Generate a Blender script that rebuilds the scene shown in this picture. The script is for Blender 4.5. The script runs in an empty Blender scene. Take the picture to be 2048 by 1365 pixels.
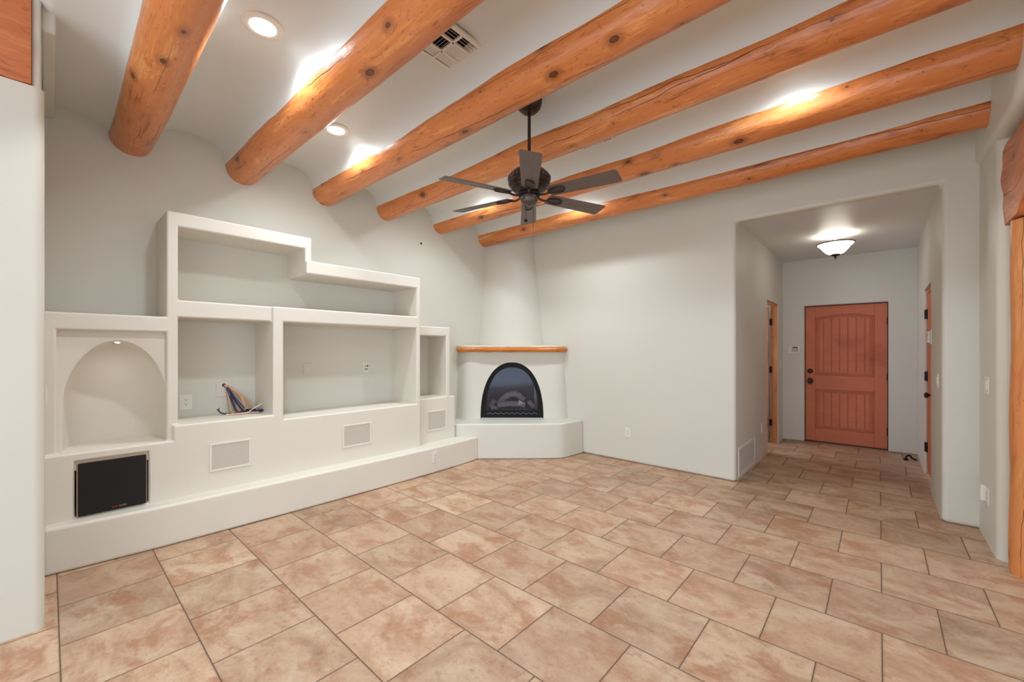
import bpy, bmesh, math, random
from mathutils import Vector, Matrix, noise
R = math.radians
random.seed(7)
sc = bpy.context.scene
COL = sc.collection

# ------------------------------------------------------------------ camera
cam = bpy.data.cameras.new('camera')
cam.sensor_width = 36.0
cam.lens = 825.4 / 2048 * 36
cam.shift_y = (700.5 - 682.5) / 2048
cam.clip_start = 0.02
camo = bpy.data.objects.new('camera', cam)
COL.objects.link(camo)
camo.location = (0, 0, 1.382)
camo.rotation_euler = (R(90), 0, 0.727)
sc.camera = camo

# ------------------------------------------------------------------ world, lights, exposure
w = bpy.data.worlds.new('world')
sc.world = w
w.use_nodes = True
w.node_tree.nodes['Background'].inputs[0].default_value = (0.86, 0.95, 1.06, 1)
w.node_tree.nodes['Background'].inputs[1].default_value = 1.5
LED = 15.0           # glow of the recessed lamp lenses
LEDW = 60.0          # beam of each recessed downlight
LEDC = (0.88, 0.98, 1.03)

def area(name, loc, rot, sx, sy, power, col):
    l = bpy.data.lights.new(name, 'AREA')
    l.shape = 'RECTANGLE'; l.size = sx; l.size_y = sy; l.energy = power; l.color = col
    o = bpy.data.objects.new(name, l); COL.objects.link(o)
    o.location = loc; o.rotation_euler = rot
    return o
# soft fill added behind the camera, at the open unseen end of the room
area('rear_fill', (-0.6, -2.45, 1.55), (R(90), 0, 0), 4.2, 2.4, 16, (0.91, 0.98, 1.05))
# daylight in the side room off the hall
area('side_daylight', (-2.35, 6.55, 1.5), (R(90), 0, R(-90)), 0.9, 1.2, 14, (0.80, 0.82, 1.0))

sc.view_settings.view_transform = 'Standard'
sc.view_settings.look = 'None'
sc.view_settings.gamma = 1
sc.view_settings.use_curve_mapping = False
sc.view_settings.exposure = 0.78
try:
    sc.cycles.use_denoising = True
    sc.cycles.diffuse_bounces = 6
    sc.cycles.max_bounces = 10
    sc.cycles.sample_clamp_indirect = 40
except Exception:
    pass

# ------------------------------------------------------------------ material helpers
def srgb(r, g, b):
    f = lambda c: (c / 255 / 12.92) if c / 255 <= 0.04045 else ((c / 255 + 0.055) / 1.055) ** 2.4
    return (f(r), f(g), f(b), 1)

class NT:
    def __init__(self, name):
        self.m = bpy.data.materials.new(name)
        self.m.use_nodes = True
        self.t = self.m.node_tree
        self.b = self.t.nodes['Principled BSDF']
    def n(self, typ, **kw):
        nd = self.t.nodes.new(typ)
        for k, v in kw.items():
            if k.startswith('i_'):
                key = k[2:]
                nd.inputs[int(key) if key.isdigit() else key].default_value = v
            else:
                setattr(nd, k, v)
        return nd
    def l(self, a, b):
        self.t.links.new(a, b)
    def val(self, x, sock):
        if hasattr(x, 'is_output') or isinstance(x, bpy.types.NodeSocket):
            self.l(x, sock)
        else:
            sock.default_value = x
    def math(self, op, a, b=0.0, c=0.0, clamp=False):
        nd = self.n('ShaderNodeMath', operation=op, use_clamp=clamp)
        self.val(a, nd.inputs[0]); self.val(b, nd.inputs[1]); self.val(c, nd.inputs[2])
        return nd.outputs[0]
    def ramp(self, f, stops):
        nd = self.n('ShaderNodeValToRGB')
        e = nd.color_ramp.elements
        while len(e) < len(stops): e.new(0.5)
        for x, (p, c) in zip(e, stops):
            x.position = p; x.color = c if len(c) == 4 else (*c, 1)
        self.l(f, nd.inputs[0])
        return nd.outputs[0]
    def smooth(self, x, a, b, lo=0.0, hi=1.0):
        nd = self.n('ShaderNodeMapRange', interpolation_type='SMOOTHSTEP')
        self.val(x, nd.inputs['Value'])
        nd.inputs['From Min'].default_value = a; nd.inputs['From Max'].default_value = b
        nd.inputs['To Min'].default_value = lo; nd.inputs['To Max'].default_value = hi
        return nd.outputs[0]
    def mix(self, f, a, b, blend='MIX'):
        nd = self.n('ShaderNodeMix', data_type='RGBA', blend_type=blend)
        self.val(f, nd.inputs[0]); self.val(a, nd.inputs[6]); self.val(b, nd.inputs[7])
        return nd.outputs[2]
    def noise(self, vec, scale, detail=4, rough=0.55, dist=0.0):
        nd = self.n('ShaderNodeTexNoise')
        if vec is not None: self.l(vec, nd.inputs['Vector'])
        nd.inputs['Scale'].default_value = scale; nd.inputs['Detail'].default_value = detail
        nd.inputs['Roughness'].default_value = rough; nd.inputs['Distortion'].default_value = dist
        return nd.outputs['Fac']
    def mapping(self, vec, scale=(1, 1, 1), loc=(0, 0, 0), rot=(0, 0, 0)):
        nd = self.n('ShaderNodeMapping')
        self.l(vec, nd.inputs[0])
        nd.inputs['Scale'].default_value = scale; nd.inputs['Location'].default_value = loc; nd.inputs['Rotation'].default_value = rot
        return nd.outputs[0]
    def bump(self, h, strength, dist=0.01):
        nd = self.n('ShaderNodeBump')
        nd.inputs['Strength'].default_value = strength; nd.inputs['Distance'].default_value = dist
        self.l(h, nd.inputs['Height'])
        self.l(nd.outputs[0], self.b.inputs['Normal'])
    def pos(self):
        return self.n('ShaderNodeNewGeometry').outputs['Position']

def simple(name, col, rough=0.5, metal=0.0, bump=None, spec=None):
    t = NT(name)
    t.b.inputs['Base Color'].default_value = col
    t.b.inputs['Roughness'].default_value = rough
    t.b.inputs['Metallic'].default_value = metal
    if spec is not None: t.b.inputs['Specular IOR Level'].default_value = spec
    # a slight tonal grain so no surface is a perfectly flat colour
    tc = t.n('ShaderNodeTexCoord').outputs['Object']
    f = t.noise(tc, 40, 3)
    t.l(t.mix(t.math('MULTIPLY', f, 0.16), col, tuple(c * 0.72 for c in col[:3]) + (1,)), t.b.inputs['Base Color'])
    if bump: t.bump(t.noise(tc, bump[0], 4), bump[1], bump[2])
    return t.m

def plaster(name, col, rough=0.46, amt=1.0):
    t = NT(name)
    p = t.pos()
    f = t.noise(p, 1.3, 3)
    t.l(t.mix(f, col, tuple(c * 0.95 for c in col[:3]) + (1,)), t.b.inputs['Base Color'])
    t.b.inputs['Roughness'].default_value = rough
    t.b.inputs['Specular IOR Level'].default_value = 0.42
    a = t.noise(p, 3.2, 2, 0.5)
    bq = t.smooth(t.noise(p, 16, 3, 0.55, 0.6), 0.60, 0.72)
    h = t.math('ADD', t.math('MULTIPLY', a, 1.0), t.math('MULTIPLY', bq, 0.045))
    t.bump(h, 0.35 * amt, 0.012)
    return t.m

WALLC = srgb(212, 210, 199)
M = {}
M['wall'] = plaster('wall_paint', WALLC)
M['ceiling'] = plaster('ceiling_paint', srgb(220, 222, 219), 0.42, 0.7)
M['shelf'] = plaster('shelf_plaster', srgb(220, 214, 202), 0.5, 0.8)
M['dark'] = simple('dark_gap', (0.006, 0.005, 0.005, 1), 0.7)
M['white'] = simple('white_plastic', srgb(226, 222, 213), 0.35)
M['offwhite'] = simple('painted_plate', srgb(214, 208, 197), 0.4)
M['slot'] = simple('socket_slot', srgb(45, 40, 36), 0.5)
M['bronze'] = simple('oiled_bronze', srgb(62, 48, 42), 0.38, 0.55)
M['bronze2'] = simple('brushed_bronze', srgb(86, 72, 64), 0.42, 0.35)
M['black'] = simple('black_iron', srgb(9, 9, 11), 0.55, 0.0, None, 0.25)
M['hinge'] = simple('black_hinge', srgb(26, 22, 20), 0.4, 0.5)
M['cloth'] = simple('black_grille_cloth', srgb(20, 17, 15), 0.85, 0, (900, 0.3, 0.002))
M['silver'] = simple('silver_wire', srgb(170, 168, 165), 0.3, 0.9)
M['red'] = simple('red_badge', srgb(190, 30, 28), 0.4)
M['tag'] = simple('cream_paper', srgb(214, 212, 178), 0.7)
M['screen'] = simple('grey_lcd', srgb(74, 72, 66), 0.25)
M['button'] = simple('grey_rubber', srgb(128, 124, 116), 0.6)
M['tanwood'] = simple('pale_edge_wood', srgb(206, 178, 148), 0.6)
M['blue'] = simple('navy_cable', srgb(30, 38, 92), 0.45)
M['blackcable'] = simple('black_cable', srgb(22, 20, 26), 0.45)
M['peach'] = simple('peach_cable', srgb(222, 174, 136), 0.5)
M['whitecable'] = simple('white_cable', srgb(232, 220, 208), 0.45)
M['ash'] = simple('charred_ceramic', srgb(168, 162, 158), 0.85, 0, (34, 1.0, 0.03))
M['soot'] = simple('sooty_firebrick', srgb(84, 80, 86), 0.8, 0, (30, 0.5, 0.01))

def emis(name, col, s):
    t = NT(name)
    t.b.inputs['Base Color'].default_value = (0.8, 0.8, 0.8, 1)
    t.b.inputs['Emission Color'].default_value = (*col, 1)
    t.b.inputs['Emission Strength'].default_value = s
    return t.m
M['led'] = emis('led_lens', LEDC, LED)
M['puck'] = emis('puck_lens', (0.95, 0.97, 1.0), 26)
M['bulb'] = emis('bulb', (0.92, 0.98, 1.0), 1700)

def wood(name, light, mid, dark, knots=1.0, cracks=1.0, rough=0.3, use='uv', streak=1.0, kscale=(2.6, 4.6), grain=(3.0, 42.0)):
    """peeled log / board wood; coordinates are metres along and around the piece"""
    t = NT(name)
    uv = t.n('ShaderNodeTexCoord').outputs['UV' if use == 'uv' else 'Object']
    rnd = t.n('ShaderNodeObjectInfo').outputs['Random']
    off = t.n('ShaderNodeCombineXYZ')
    t.l(t.math('MULTIPLY', rnd, 37.0), off.inputs[0]); t.l(t.math('MULTIPLY', rnd, 91.0), off.inputs[1])
    add = t.n('ShaderNodeVectorMath', operation='ADD')
    t.l(uv, add.inputs[0]); t.l(off.outputs[0], add.inputs[1])
    v = add.outputs[0]
    # knots
    kv = t.n('ShaderNodeTexVoronoi', voronoi_dimensions='2D', feature='F1')
    t.l(t.mapping(v, (kscale[0], kscale[1], 1)), kv.inputs['Vector']); kv.inputs['Scale'].default_value = 1.0
    kd = kv.outputs['Distance']
    sep = t.n('ShaderNodeSeparateColor'); t.l(kv.outputs['Color'], sep.inputs[0])
    size = t.math('MULTIPLY', t.math('POWER', sep.outputs[0], 2.2), 0.082 * knots)
    kcore = t.math('LESS_THAN', kd, size)
    khalo = t.math('MULTIPLY', t.smooth(t.math('SUBTRACT', kd, size), 0.0, 0.16, 1.0, 0.0), t.smooth(size, 0.0, 0.05))
    # grain, swirled round the knots
    warp = t.n('ShaderNodeVectorMath', operation='SCALE')
    d3 = t.n('ShaderNodeCombineXYZ'); t.l(t.math('MULTIPLY', khalo, 0.03), d3.inputs[1]); t.l(t.math('MULTIPLY', khalo, 0.05), d3.inputs[0])
    wv = t.n('ShaderNodeVectorMath', operation='ADD'); t.l(v, wv.inputs[0]); t.l(d3.outputs[0], wv.inputs[1])
    g1 = t.noise(t.mapping(wv.outputs[0], (grain[0], grain[1], 1)), 1.0, 5, 0.62, 1.2)
    g2 = t.noise(t.mapping(wv.outputs[0], (1.6, 7.0, 1)), 1.0, 4, 0.6, 0.8)
    g3 = t.noise(t.mapping(v, (9.0, 26.0, 1)), 1.0, 3, 0.7, 2.0)
    mixv = t.math('ADD', t.math('MULTIPLY', g1, 0.42), t.math('MULTIPLY', g2, 0.58))
    c = t.ramp(mixv, [(0.34, dark), (0.45, mid), (0.54, mid), (0.66, light)])
    c = t.mix(t.smooth(g3, 0.575, 0.69, 0.0, 0.6 * streak), c, dark)
    g4 = t.noise(t.mapping(v, (5.0, 60.0, 1), (3, 1, 0)), 1.0, 3, 0.6, 0.6)
    c = t.mix(t.smooth(g4, 0.66, 0.74, 0.0, 0.5 * streak), c, tuple(x * 0.6 for x in dark[:3]) + (1,))
    dk = tuple(x * 0.22 for x in dark[:3]) + (1,)
    c = t.mix(t.math('MULTIPLY', khalo, 0.55), c, tuple(x * 0.62 for x in dark[:3]) + (1,))
    ring = t.smooth(t.math('DIVIDE', kd, t.math('ADD', size, 0.001)), 0.55, 0.95)
    kc = t.mix(ring, tuple(x * 0.50 for x in dark[:3]) + (1,), tuple(x * 0.16 for x in dark[:3]) + (1,))
    c = t.mix(t.math('MULTIPLY', kcore, 0.9), c, kc)
    # long drying cracks
    cr = t.n('ShaderNodeTexVoronoi', voronoi_dimensions='2D', feature='DISTANCE_TO_EDGE')
    wob = t.n('ShaderNodeVectorMath', operation='ADD')
    wn = t.n('ShaderNodeCombineXYZ'); t.l(t.math('MULTIPLY', t.noise(t.mapping(v, (3, 3, 1)), 1.0, 4), 0.06), wn.inputs[1])
    t.l(v, wob.inputs[0]); t.l(wn.outputs[0], wob.inputs[1])
    t.l(t.mapping(wob.outputs[0], (0.17, 4.6, 1)), cr.inputs['Vector']); cr.inputs['Scale'].default_value = 1.0
    gate = t.smooth(t.noise(t.mapping(v, (1.1, 2.5, 1), (5, 9, 0)), 1.0, 2), 0.45, 0.55)
    crack = t.math('MULTIPLY', t.smooth(cr.outputs['Distance'], 0.0035, 0.0085, 1.0, 0.0), gate)
    crack = t.math('MULTIPLY', crack, cracks)
    c = t.mix(t.math('MULTIPLY', crack, 0.9), c, dk)
    t.l(c, t.b.inputs['Base Color'])
    t.b.inputs['Roughness'].default_value = rough
    t.b.inputs['Specular IOR Level'].default_value = 0.55
    fac = t.noise(t.mapping(v, (7.0, 15.0, 1)), 1.0, 2, 0.5)
    h = t.math('SUBTRACT', t.math('ADD', t.math('MULTIPLY', g1, 0.12), t.math('MULTIPLY', fac, 0.7)), t.math('MULTIPLY', crack, 0.8))
    t.bump(h, 0.6, 0.016)
    return t.m
M['log'] = wood('peeled_pine', srgb(232, 162, 98), srgb(208, 127, 70), srgb(142, 72, 36), knots=1.35)
M['hewn'] = wood('hewn_timber', srgb(216, 138, 84), srgb(194, 112, 64), srgb(146, 74, 40), knots=0.7, cracks=1.0, rough=0.4, grain=(3.0, 30.0))
M['post'] = wood('post_pine', srgb(226, 160, 98), srgb(212, 136, 78), srgb(182, 104, 56), knots=1.0, rough=0.35)
M['mantelwood'] = wood('mantel_pine', srgb(226, 156, 78), srgb(198, 118, 44), srgb(146, 76, 24), knots=0.8, cracks=0.0, kscale=(7, 9), rough=0.25)
M['doorwood'] = wood('stained_door', srgb(212, 126, 82), srgb(200, 110, 72), srgb(180, 90, 58), streak=0.25, knots=0.0, cracks=0.0, rough=0.55, use='obj', grain=(2.2, 70.0))
M['jamb'] = wood('knotty_jamb', srgb(206, 140, 74), srgb(184, 112, 54), srgb(140, 76, 34), knots=0.9, cracks=0.0, rough=0.4, use='obj')
M['blade'] = wood('fan_blade_wood', srgb(106, 90, 82), srgb(94, 79, 72), srgb(76, 63, 58), streak=0.3, knots=0.0, cracks=0.0, rough=0.42, use='obj', grain=(2.0, 60.0))

def tile_mat():
    t = NT('stone_tile')
    P = t.n('ShaderNodeNewGeometry').outputs['Position']
    s = t.n('ShaderNodeSeparateXYZ'); t.l(P, s.inputs[0])
    TW, TH, X0, Y0 = 0.44, 0.4449, 0.0104, 3.5949
    yy = t.math('DIVIDE', t.math('SUBTRACT', s.outputs[1], Y0), TH)
    row = t.math('FLOOR', yy)
    par = t.math('FLOORED_MODULO', t.math('ADD', row, 1.0), 2.0)
    xx = t.math('ADD', t.math('DIVIDE', t.math('SUBTRACT', s.outputs[0], X0), TW), t.math('MULTIPLY', par, 0.5))
    colm = t.math('FLOOR', xx)
    fx = t.math('SUBTRACT', xx, colm); fy = t.math('SUBTRACT', yy, row)
    dx = t.math('MULTIPLY', t.math('MINIMUM', fx, t.math('SUBTRACT', 1.0, fx)), TW)
    dy = t.math('MULTIPLY', t.math('MINIMUM', fy, t.math('SUBTRACT', 1.0, fy)), TH)
    d = t.math('MINIMUM', dx, dy)
    wob = t.math('MULTIPLY', t.math('SUBTRACT', t.noise(P, 60, 2), 0.5), 0.0022)
    d = t.math('ADD', d, wob)
    grout = t.smooth(d, 0.0018, 0.0036, 1.0, 0.0)
    edge = t.smooth(d, 0.003, 0.014, 1.0, 0.0)
    cell = t.n('ShaderNodeCombineXYZ'); t.l(colm, cell.inputs[0]); t.l(row, cell.inputs[1])
    wn = t.n('ShaderNodeTexWhiteNoise', noise_dimensions='2D'); t.l(cell.outputs[0], wn.inputs['Vector'])
    sc3 = t.n('ShaderNodeSeparateColor'); t.l(wn.outputs['Color'], sc3.inputs[0])
    off = t.n('ShaderNodeVectorMath', operation='SCALE'); t.l(wn.outputs['Color'], off.inputs[0]); off.inputs['Scale'].default_value = 60.0
    loc = t.n('ShaderNodeVectorMath', operation='ADD'); t.l(P, loc.inputs[0]); t.l(off.outputs[0], loc.inputs[1])
    v = loc.outputs[0]
    # veins and clouds run lengthwise in the tile
    a = t.noise(t.mapping(v, (1.0, 1.45, 1), (0, 0, 0), (0, 0, R(22))), 2.9, 7, 0.62, 0.9)
    b = t.noise(t.mapping(v, (1.0, 1.5, 1), (7, 3, 0), (0, 0, R(15))), 3.6, 8, 0.66, 0.4)
    e = t.noise(v, 38, 5, 0.72)
    f = t.noise(t.mapping(v, (1, 1.3, 1), (2, 8, 0), (0, 0, R(-20))), 9, 8, 0.74, 0.5)
    c = t.ramp(a, [(0.30, srgb(172, 137, 110)), (0.43, srgb(198, 161, 130)), (0.55, srgb(213, 180, 149)), (0.70, srgb(224, 196, 167))])
    rust = t.math('MULTIPLY', t.smooth(b, 0.49, 0.64), 0.75)
    c = t.mix(rust, c, srgb(178, 122, 86))
    c = t.mix(t.smooth(f, 0.54, 0.70, 0.0, 0.50), c, srgb(150, 116, 92))
    c = t.mix(t.smooth(f, 0.40, 0.28, 0.0, 0.35), c, srgb(228, 200, 178))
    c = t.mix(t.smooth(e, 0.55, 0.70, 0.0, 0.45), c, srgb(132, 100, 80))
    c = t.mix(t.smooth(e, 0.44, 0.32, 0.0, 0.30), c, srgb(236, 214, 194))
    tone = t.math('ADD', 0.62, t.math('MULTIPLY', sc3.outputs[0], 0.20))
    tn = t.n('ShaderNodeCombineColor'); t.l(tone, tn.inputs[0]); t.l(tone, tn.inputs[1]); t.l(tone, tn.inputs[2])
    c = t.mix(1.0, c, tn.outputs[0], 'MULTIPLY')
    pink = t.math('MULTIPLY', sc3.outputs[1], 0.22)
    c = t.mix(pink, c, srgb(194, 150, 122))
    c = t.mix(t.math('MULTIPLY', edge, 0.14), c, srgb(126, 94, 72))
    c = t.mix(grout, c, srgb(104, 80, 64))
    t.l(c, t.b.inputs['Base Color'])
    t.l(t.math('ADD', t.math('MULTIPLY', e, 0.25), t.math('ADD', 0.34, t.math('MULTIPLY', grout, 0.4))), t.b.inputs['Roughness'])
    t.b.inputs['Specular IOR Level'].default_value = 0.35
    h = t.math('SUBTRACT', t.math('ADD', t.math('MULTIPLY', f, 0.25), t.math('MULTIPLY', a, 0.3)), t.math('MULTIPLY', t.smooth(d, 0.001, 0.008, 1.0, 0.0), 0.9))
    t.bump(h, 0.30, 0.006)
    return t.m
M['tile'] = tile_mat()

def grille_mat():
    t = NT('perforated_grille')
    p = t.pos()
    v = t.n('ShaderNodeTexVoronoi', feature='F1'); t.l(p, v.inputs['Vector']); v.inputs['Scale'].default_value = 460
    hole = t.smooth(v.outputs['Distance'], 0.30, 0.42, 1.0, 0.0)
    t.l(t.mix(t.math('MULTIPLY', hole, 0.34), srgb(196, 190, 180), srgb(110, 104, 98)), t.b.inputs['Base Color'])
    t.b.inputs['Roughness'].default_value = 0.55
    return t.m
M['grille'] = grille_mat()

def lampglass():
    t = NT('alabaster_glass')
    tc = t.n('ShaderNodeTexCoord').outputs['Object']
    f = t.smooth(t.noise(tc, 7, 4, 0.6, 1.5), 0.52, 0.72)
    t.b.inputs['Base Color'].default_value = srgb(240, 225, 200)
    t.l(t.mix(f, (0.98, 0.95, 0.88, 1), (0.95, 0.60, 0.28, 1)), t.b.inputs['Emission Color'])
    t.b.inputs['Emission Strength'].default_value = 4.5
    t.b.inputs['Roughness'].default_value = 0.25
    return t.m
M['lampglass'] = lampglass()

def fireglass():
    t = NT('smoked_fire_glass')
    t.t.nodes.remove(t.b)
    out = [n for n in t.t.nodes if n.type == 'OUTPUT_MATERIAL'][0]
    tr = t.n('ShaderNodeBsdfTransparent'); tr.inputs[0].default_value = (0.86, 0.86, 0.90, 1)
    gl = t.n('ShaderNodeBsdfGlossy'); gl.inputs['Roughness'].default_value = 0.06; gl.inputs['Color'].default_value = (0.8, 0.84, 1.0, 1)
    fr = t.n('ShaderNodeFresnel'); fr.inputs['IOR'].default_value = 1.38
    mx = t.n('ShaderNodeMixShader'); t.l(fr.outputs[0], mx.inputs[0]); t.l(tr.outputs[0], mx.inputs[1]); t.l(gl.outputs[0], mx.inputs[2])
    t.l(mx.outputs[0], out.inputs[0])
    return t.m
M['fireglass'] = fireglass()

# ------------------------------------------------------------------ mesh helpers
def link(name, bm, mat, parent=None, bevel=0.0, seg=2, smooth=None, recalc=True):
    if recalc: bmesh.ops.recalc_face_normals(bm, faces=bm.faces[:])
    me = bpy.data.meshes.new(name)
    bm.to_mesh(me); bm.free()
    me.materials.append(M[mat] if isinstance(mat, str) else mat)
    o = bpy.data.objects.new(name, me)
    COL.objects.link(o)
    if parent is not None: o.parent = parent
    if bevel:
        md = o.modifiers.new('bevel', 'BEVEL')
        md.width = bevel; md.segments = seg; md.limit_method = 'ANGLE'; md.angle_limit = R(40)
        md.harden_normals = True
        for p in me.polygons: p.use_smooth = True
    if smooth is not None:
        for p in me.polygons: p.use_smooth = True
        me.set_sharp_from_angle(angle=R(smooth))
    return o

def box(bm, x0, x1, y0, y1, z0, z1, mat=None):
    vs = [bm.verts.new((x, y, z)) for z in (z0, z1) for x, y in ((x0, y0), (x1, y0), (x1, y1), (x0, y1))]
    for f in ((0, 3, 2, 1), (4, 5, 6, 7), (0, 1, 5, 4), (1, 2, 6, 5), (2, 3, 7, 6), (3, 0, 4, 7)):
        bm.faces.new([vs[i] for i in f])
    if mat is not None:
        for v in vs: v.co = mat @ v.co
    return vs

def rpoly(pts, n=5):
    """polygon from (x, y, radius) corners, filleted"""
    out = []
    N = len(pts)
    for i, (x, y, r) in enumerate(pts):
        p = Vector((x, y))
        if r <= 0:
            out.append(p); continue
        a = Vector(pts[i - 1][:2]) - p; b = Vector(pts[(i + 1) % N][:2]) - p
        a.normalize(); b.normalize()
        ang = a.angle(b)
        t = r / math.tan(ang / 2)
        c = p + (a + b).normalized() * (r / math.sin(ang / 2))
        s, e = p + a * t - c, p + b * t - c
        a0 = math.atan2(s.y, s.x); a1 = math.atan2(e.y, e.x)
        da = (a1 - a0 + math.pi) % (2 * math.pi) - math.pi
        for k in range(n + 1):
            th = a0 + da * k / n
            out.append(c + Vector((math.cos(th), math.sin(th))) * r)
    return out

def prism(bm, poly, z0, z1, axis='z'):
    def P(p, h):
        if axis == 'z': return (p[0], p[1], h)
        if axis == 'y': return (p[0], h, p[1])
        return (h, p[0], p[1])
    a = [bm.verts.new(P(p, z0)) for p in poly]
    b = [bm.verts.new(P(p, z1)) for p in poly]
    n = len(poly)
    bm.faces.new(a[::-1]); bm.faces.new(b)
    for i in range(n):
        bm.faces.new((a[i], a[(i + 1) % n], b[(i + 1) % n], b[i]))
    return a, b

def lathe(bm, prof, n=32, c=(0, 0, 0), mat=None):
    rings = []
    for r, z in prof:
        if r < 1e-6:
            rings.append([bm.verts.new((c[0], c[1], c[2] + z))])
        else:
            rings.append([bm.verts.new((c[0] + r * math.cos(2 * math.pi * k / n), c[1] + r * math.sin(2 * math.pi * k / n), c[2] + z)) for k in range(n)])
    for a, b in zip(rings, rings[1:]):
        for k in range(n):
            k2 = (k + 1) % n
            if len(a) == 1 and len(b) == 1: continue
            if len(a) == 1: bm.faces.new((a[0], b[k], b[k2]))
            elif len(b) == 1: bm.faces.new((a[k], a[k2], b[0]))
            else: bm.faces.new((a[k], a[k2], b[k2], b[k]))
    if len(rings[0]) > 1: bm.faces.new(rings[0][::-1])
    if len(rings[-1]) > 1: bm.faces.new(rings[-1])
    if mat is not None:
        for rg in rings:
            for v in rg: v.co = mat @ v.co

def catmull(pts, per=6):
    pts = [Vector(p) for p in pts]
    P = [pts[0]] + pts + [pts[-1]]
    out = []
    for i in range(1, len(P) - 2):
        a, b, c, d = P[i - 1:i + 3]
        for k in range(per):
            t = k / per
            out.append(0.5 * (2 * b + (c - a) * t + (2 * a - 5 * b + 4 * c - d) * t * t + (3 * b - a - 3 * c + d) * t ** 3))
    out.append(pts[-1])
    return out

def tube(bm, pts, r, n=8, cap=True):
    pts = [Vector(p) for p in pts]
    rad = r if isinstance(r, (list, tuple)) else [r] * len(pts)
    rings = []
    up = None
    for i, p in enumerate(pts):
        t = (pts[min(i + 1, len(pts) - 1)] - pts[max(i - 1, 0)]).normalized()
        if up is None:
            up = t.orthogonal().normalized()
        else:
            up = (up - t * up.dot(t))
            up = up.normalized() if up.length > 1e-6 else t.orthogonal().normalized()
        s = t.cross(up)
        rings.append([bm.verts.new(p + (up * math.cos(2 * math.pi * k / n) + s * math.sin(2 * math.pi * k / n)) * rad[i]) for k in range(n)])
    for a, b in zip(rings, rings[1:]):
        for k in range(n):
            bm.faces.new((a[k], a[(k + 1) % n], b[(k + 1) % n], b[k]))
    if cap:
        bm.faces.new(rings[0][::-1]); bm.faces.new(rings[-1])

def tag(o, label=None, cat=None, group=None, kind=None):
    if label: o['label'] = label
    if cat: o['category'] = cat
    if group: o['group'] = group
    if kind: o['kind'] = kind
    return o

def thing(name, loc, label, cat, group=None, rz=0.0):
    o = bpy.data.objects.new(name, None)
    o.empty_display_size = 0.05
    COL.objects.link(o); o.location = loc; o.rotation_euler = (0, 0, rz)
    return tag(o, label, cat, group)

def struct(name, bm, mat='wall', label=None, cat=None, **kw):
    o = link(name, bm, mat, **kw)
    o['kind'] = 'structure'
    return tag(o, label, cat)

def rel(o, parent):
    """keep a part where it was built (world coordinates) under an Empty"""
    o.parent = parent
    o.matrix_parent_inverse = Matrix.LocRotScale(parent.location, parent.rotation_euler, None).inverted()
    return o

def copy_tree(o, parent=None):
    c = o.copy(); COL.objects.link(c)
    if parent is not None: c.parent = parent
    for ch in list(o.children): copy_tree(ch, c)
    return c

NB = bmesh.new

# ------------------------------------------------------------------ room dimensions
XW, YB, XR = -4.33, 4.77, 0.578
ZC = 3.30
HL, HR, HB = -1.12, 0.377, 7.60        # entry hall

# floor
bm = NB()
v = [bm.verts.new(p) for p in ((-5.0, -3.4, 0), (5.2, -3.4, 0), (5.2, 9.0, 0), (-5.0, 9.0, 0))]
bm.faces.new(v)
struct('floor', bm, 'tile', 'mottled tan and terracotta stone tile floor laid in half offset rows', 'floor')

# alcove wall behind the shelving
bm = NB(); box(bm, XW - 0.12, XW, -0.30, YB + 0.12, 0, ZC)
struct('wall_left', bm, 'wall', 'warm white plaster wall of the alcove behind the built-in shelves', 'wall')

# wall stub at the left edge of the picture, bullnose corner
bm = NB()
prism(bm, rpoly([(-4.33, -0.03, 0), (-4.33, -2.6, 0), (-3.095, -2.6, 0), (-3.095, -0.012, 0.035), (-3.3, -0.012, 0)]), 0, 2.675)
struct('wall_stub', bm, 'wall', 'white plaster wall end at the left edge, under the timber lintel', 'wall', smooth=40)
bm = NB(); box(bm, -4.33, -3.34, -2.6, -0.025, 2.675, ZC)
box(bm, -4.33, -3.16, -0.025, 0.028, 3.0, ZC)
box(bm, -3.36, -3.118, -0.056, -0.022, 2.672, ZC)
struct('trim_1', bm, 'wall', 'narrow plaster band high above the left wall end', 'wall', bevel=0.012)

# back wall with the hall opening cut out, then the side walls of the hall
T = 0.13
bm = NB()
prism(bm, [(XW - 0.1, 0), (HL, 0), (HL, 2.722), (HR, 2.722), (HR, 0), (XR + 0.06, 0), (XR + 0.06, ZC), (XW - 0.1, ZC)], YB, YB + T, 'y')
struct('wall_back', bm, 'wall', 'warm white plaster back wall with the wide opening to the entry hall', 'wall', bevel=0.032, seg=4)
bm = NB()
prism(bm, rpoly([(HL, YB + T - 0.035, 0), (HL, 6.42, 0.02), (HL - 0.10, 6.42, 0), (HL - 0.10, YB + T - 0.035, 0)]), 0, 2.056)
prism(bm, rpoly([(HL, 7.20, 0.02), (HL, HB + 0.1, 0), (HL - 0.10, HB + 0.1, 0), (HL - 0.10, 7.20, 0)]), 0, 2.056)
box(bm, HL - 0.10, HL, YB + T - 0.035, HB + 0.1, 2.056, 2.9)
struct('wall_hall_left', bm, 'wall', 'plaster left wall of the entry hall with a side doorway', 'wall', smooth=40)
bm = NB()
prism(bm, rpoly([(HR, 5.74, 0.012), (HR, YB + T - 0.035, 0), (HR + T, YB + T - 0.035, 0), (HR + T, 5.74, 0)]), 0, 2.05)
prism(bm, rpoly([(HR, HB + 0.1, 0), (HR, 6.54, 0.012), (HR + T, 6.54, 0), (HR + T, HB + 0.1, 0)]), 0, 2.05)
box(bm, HR, HR + T, YB + T - 0.035, HB + 0.1, 2.05, 2.9)
struct('wall_hall_right', bm, 'wall', 'plaster right wall of the entry hall with a closed doorway', 'wall', smooth=40)
bm = NB()
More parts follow.
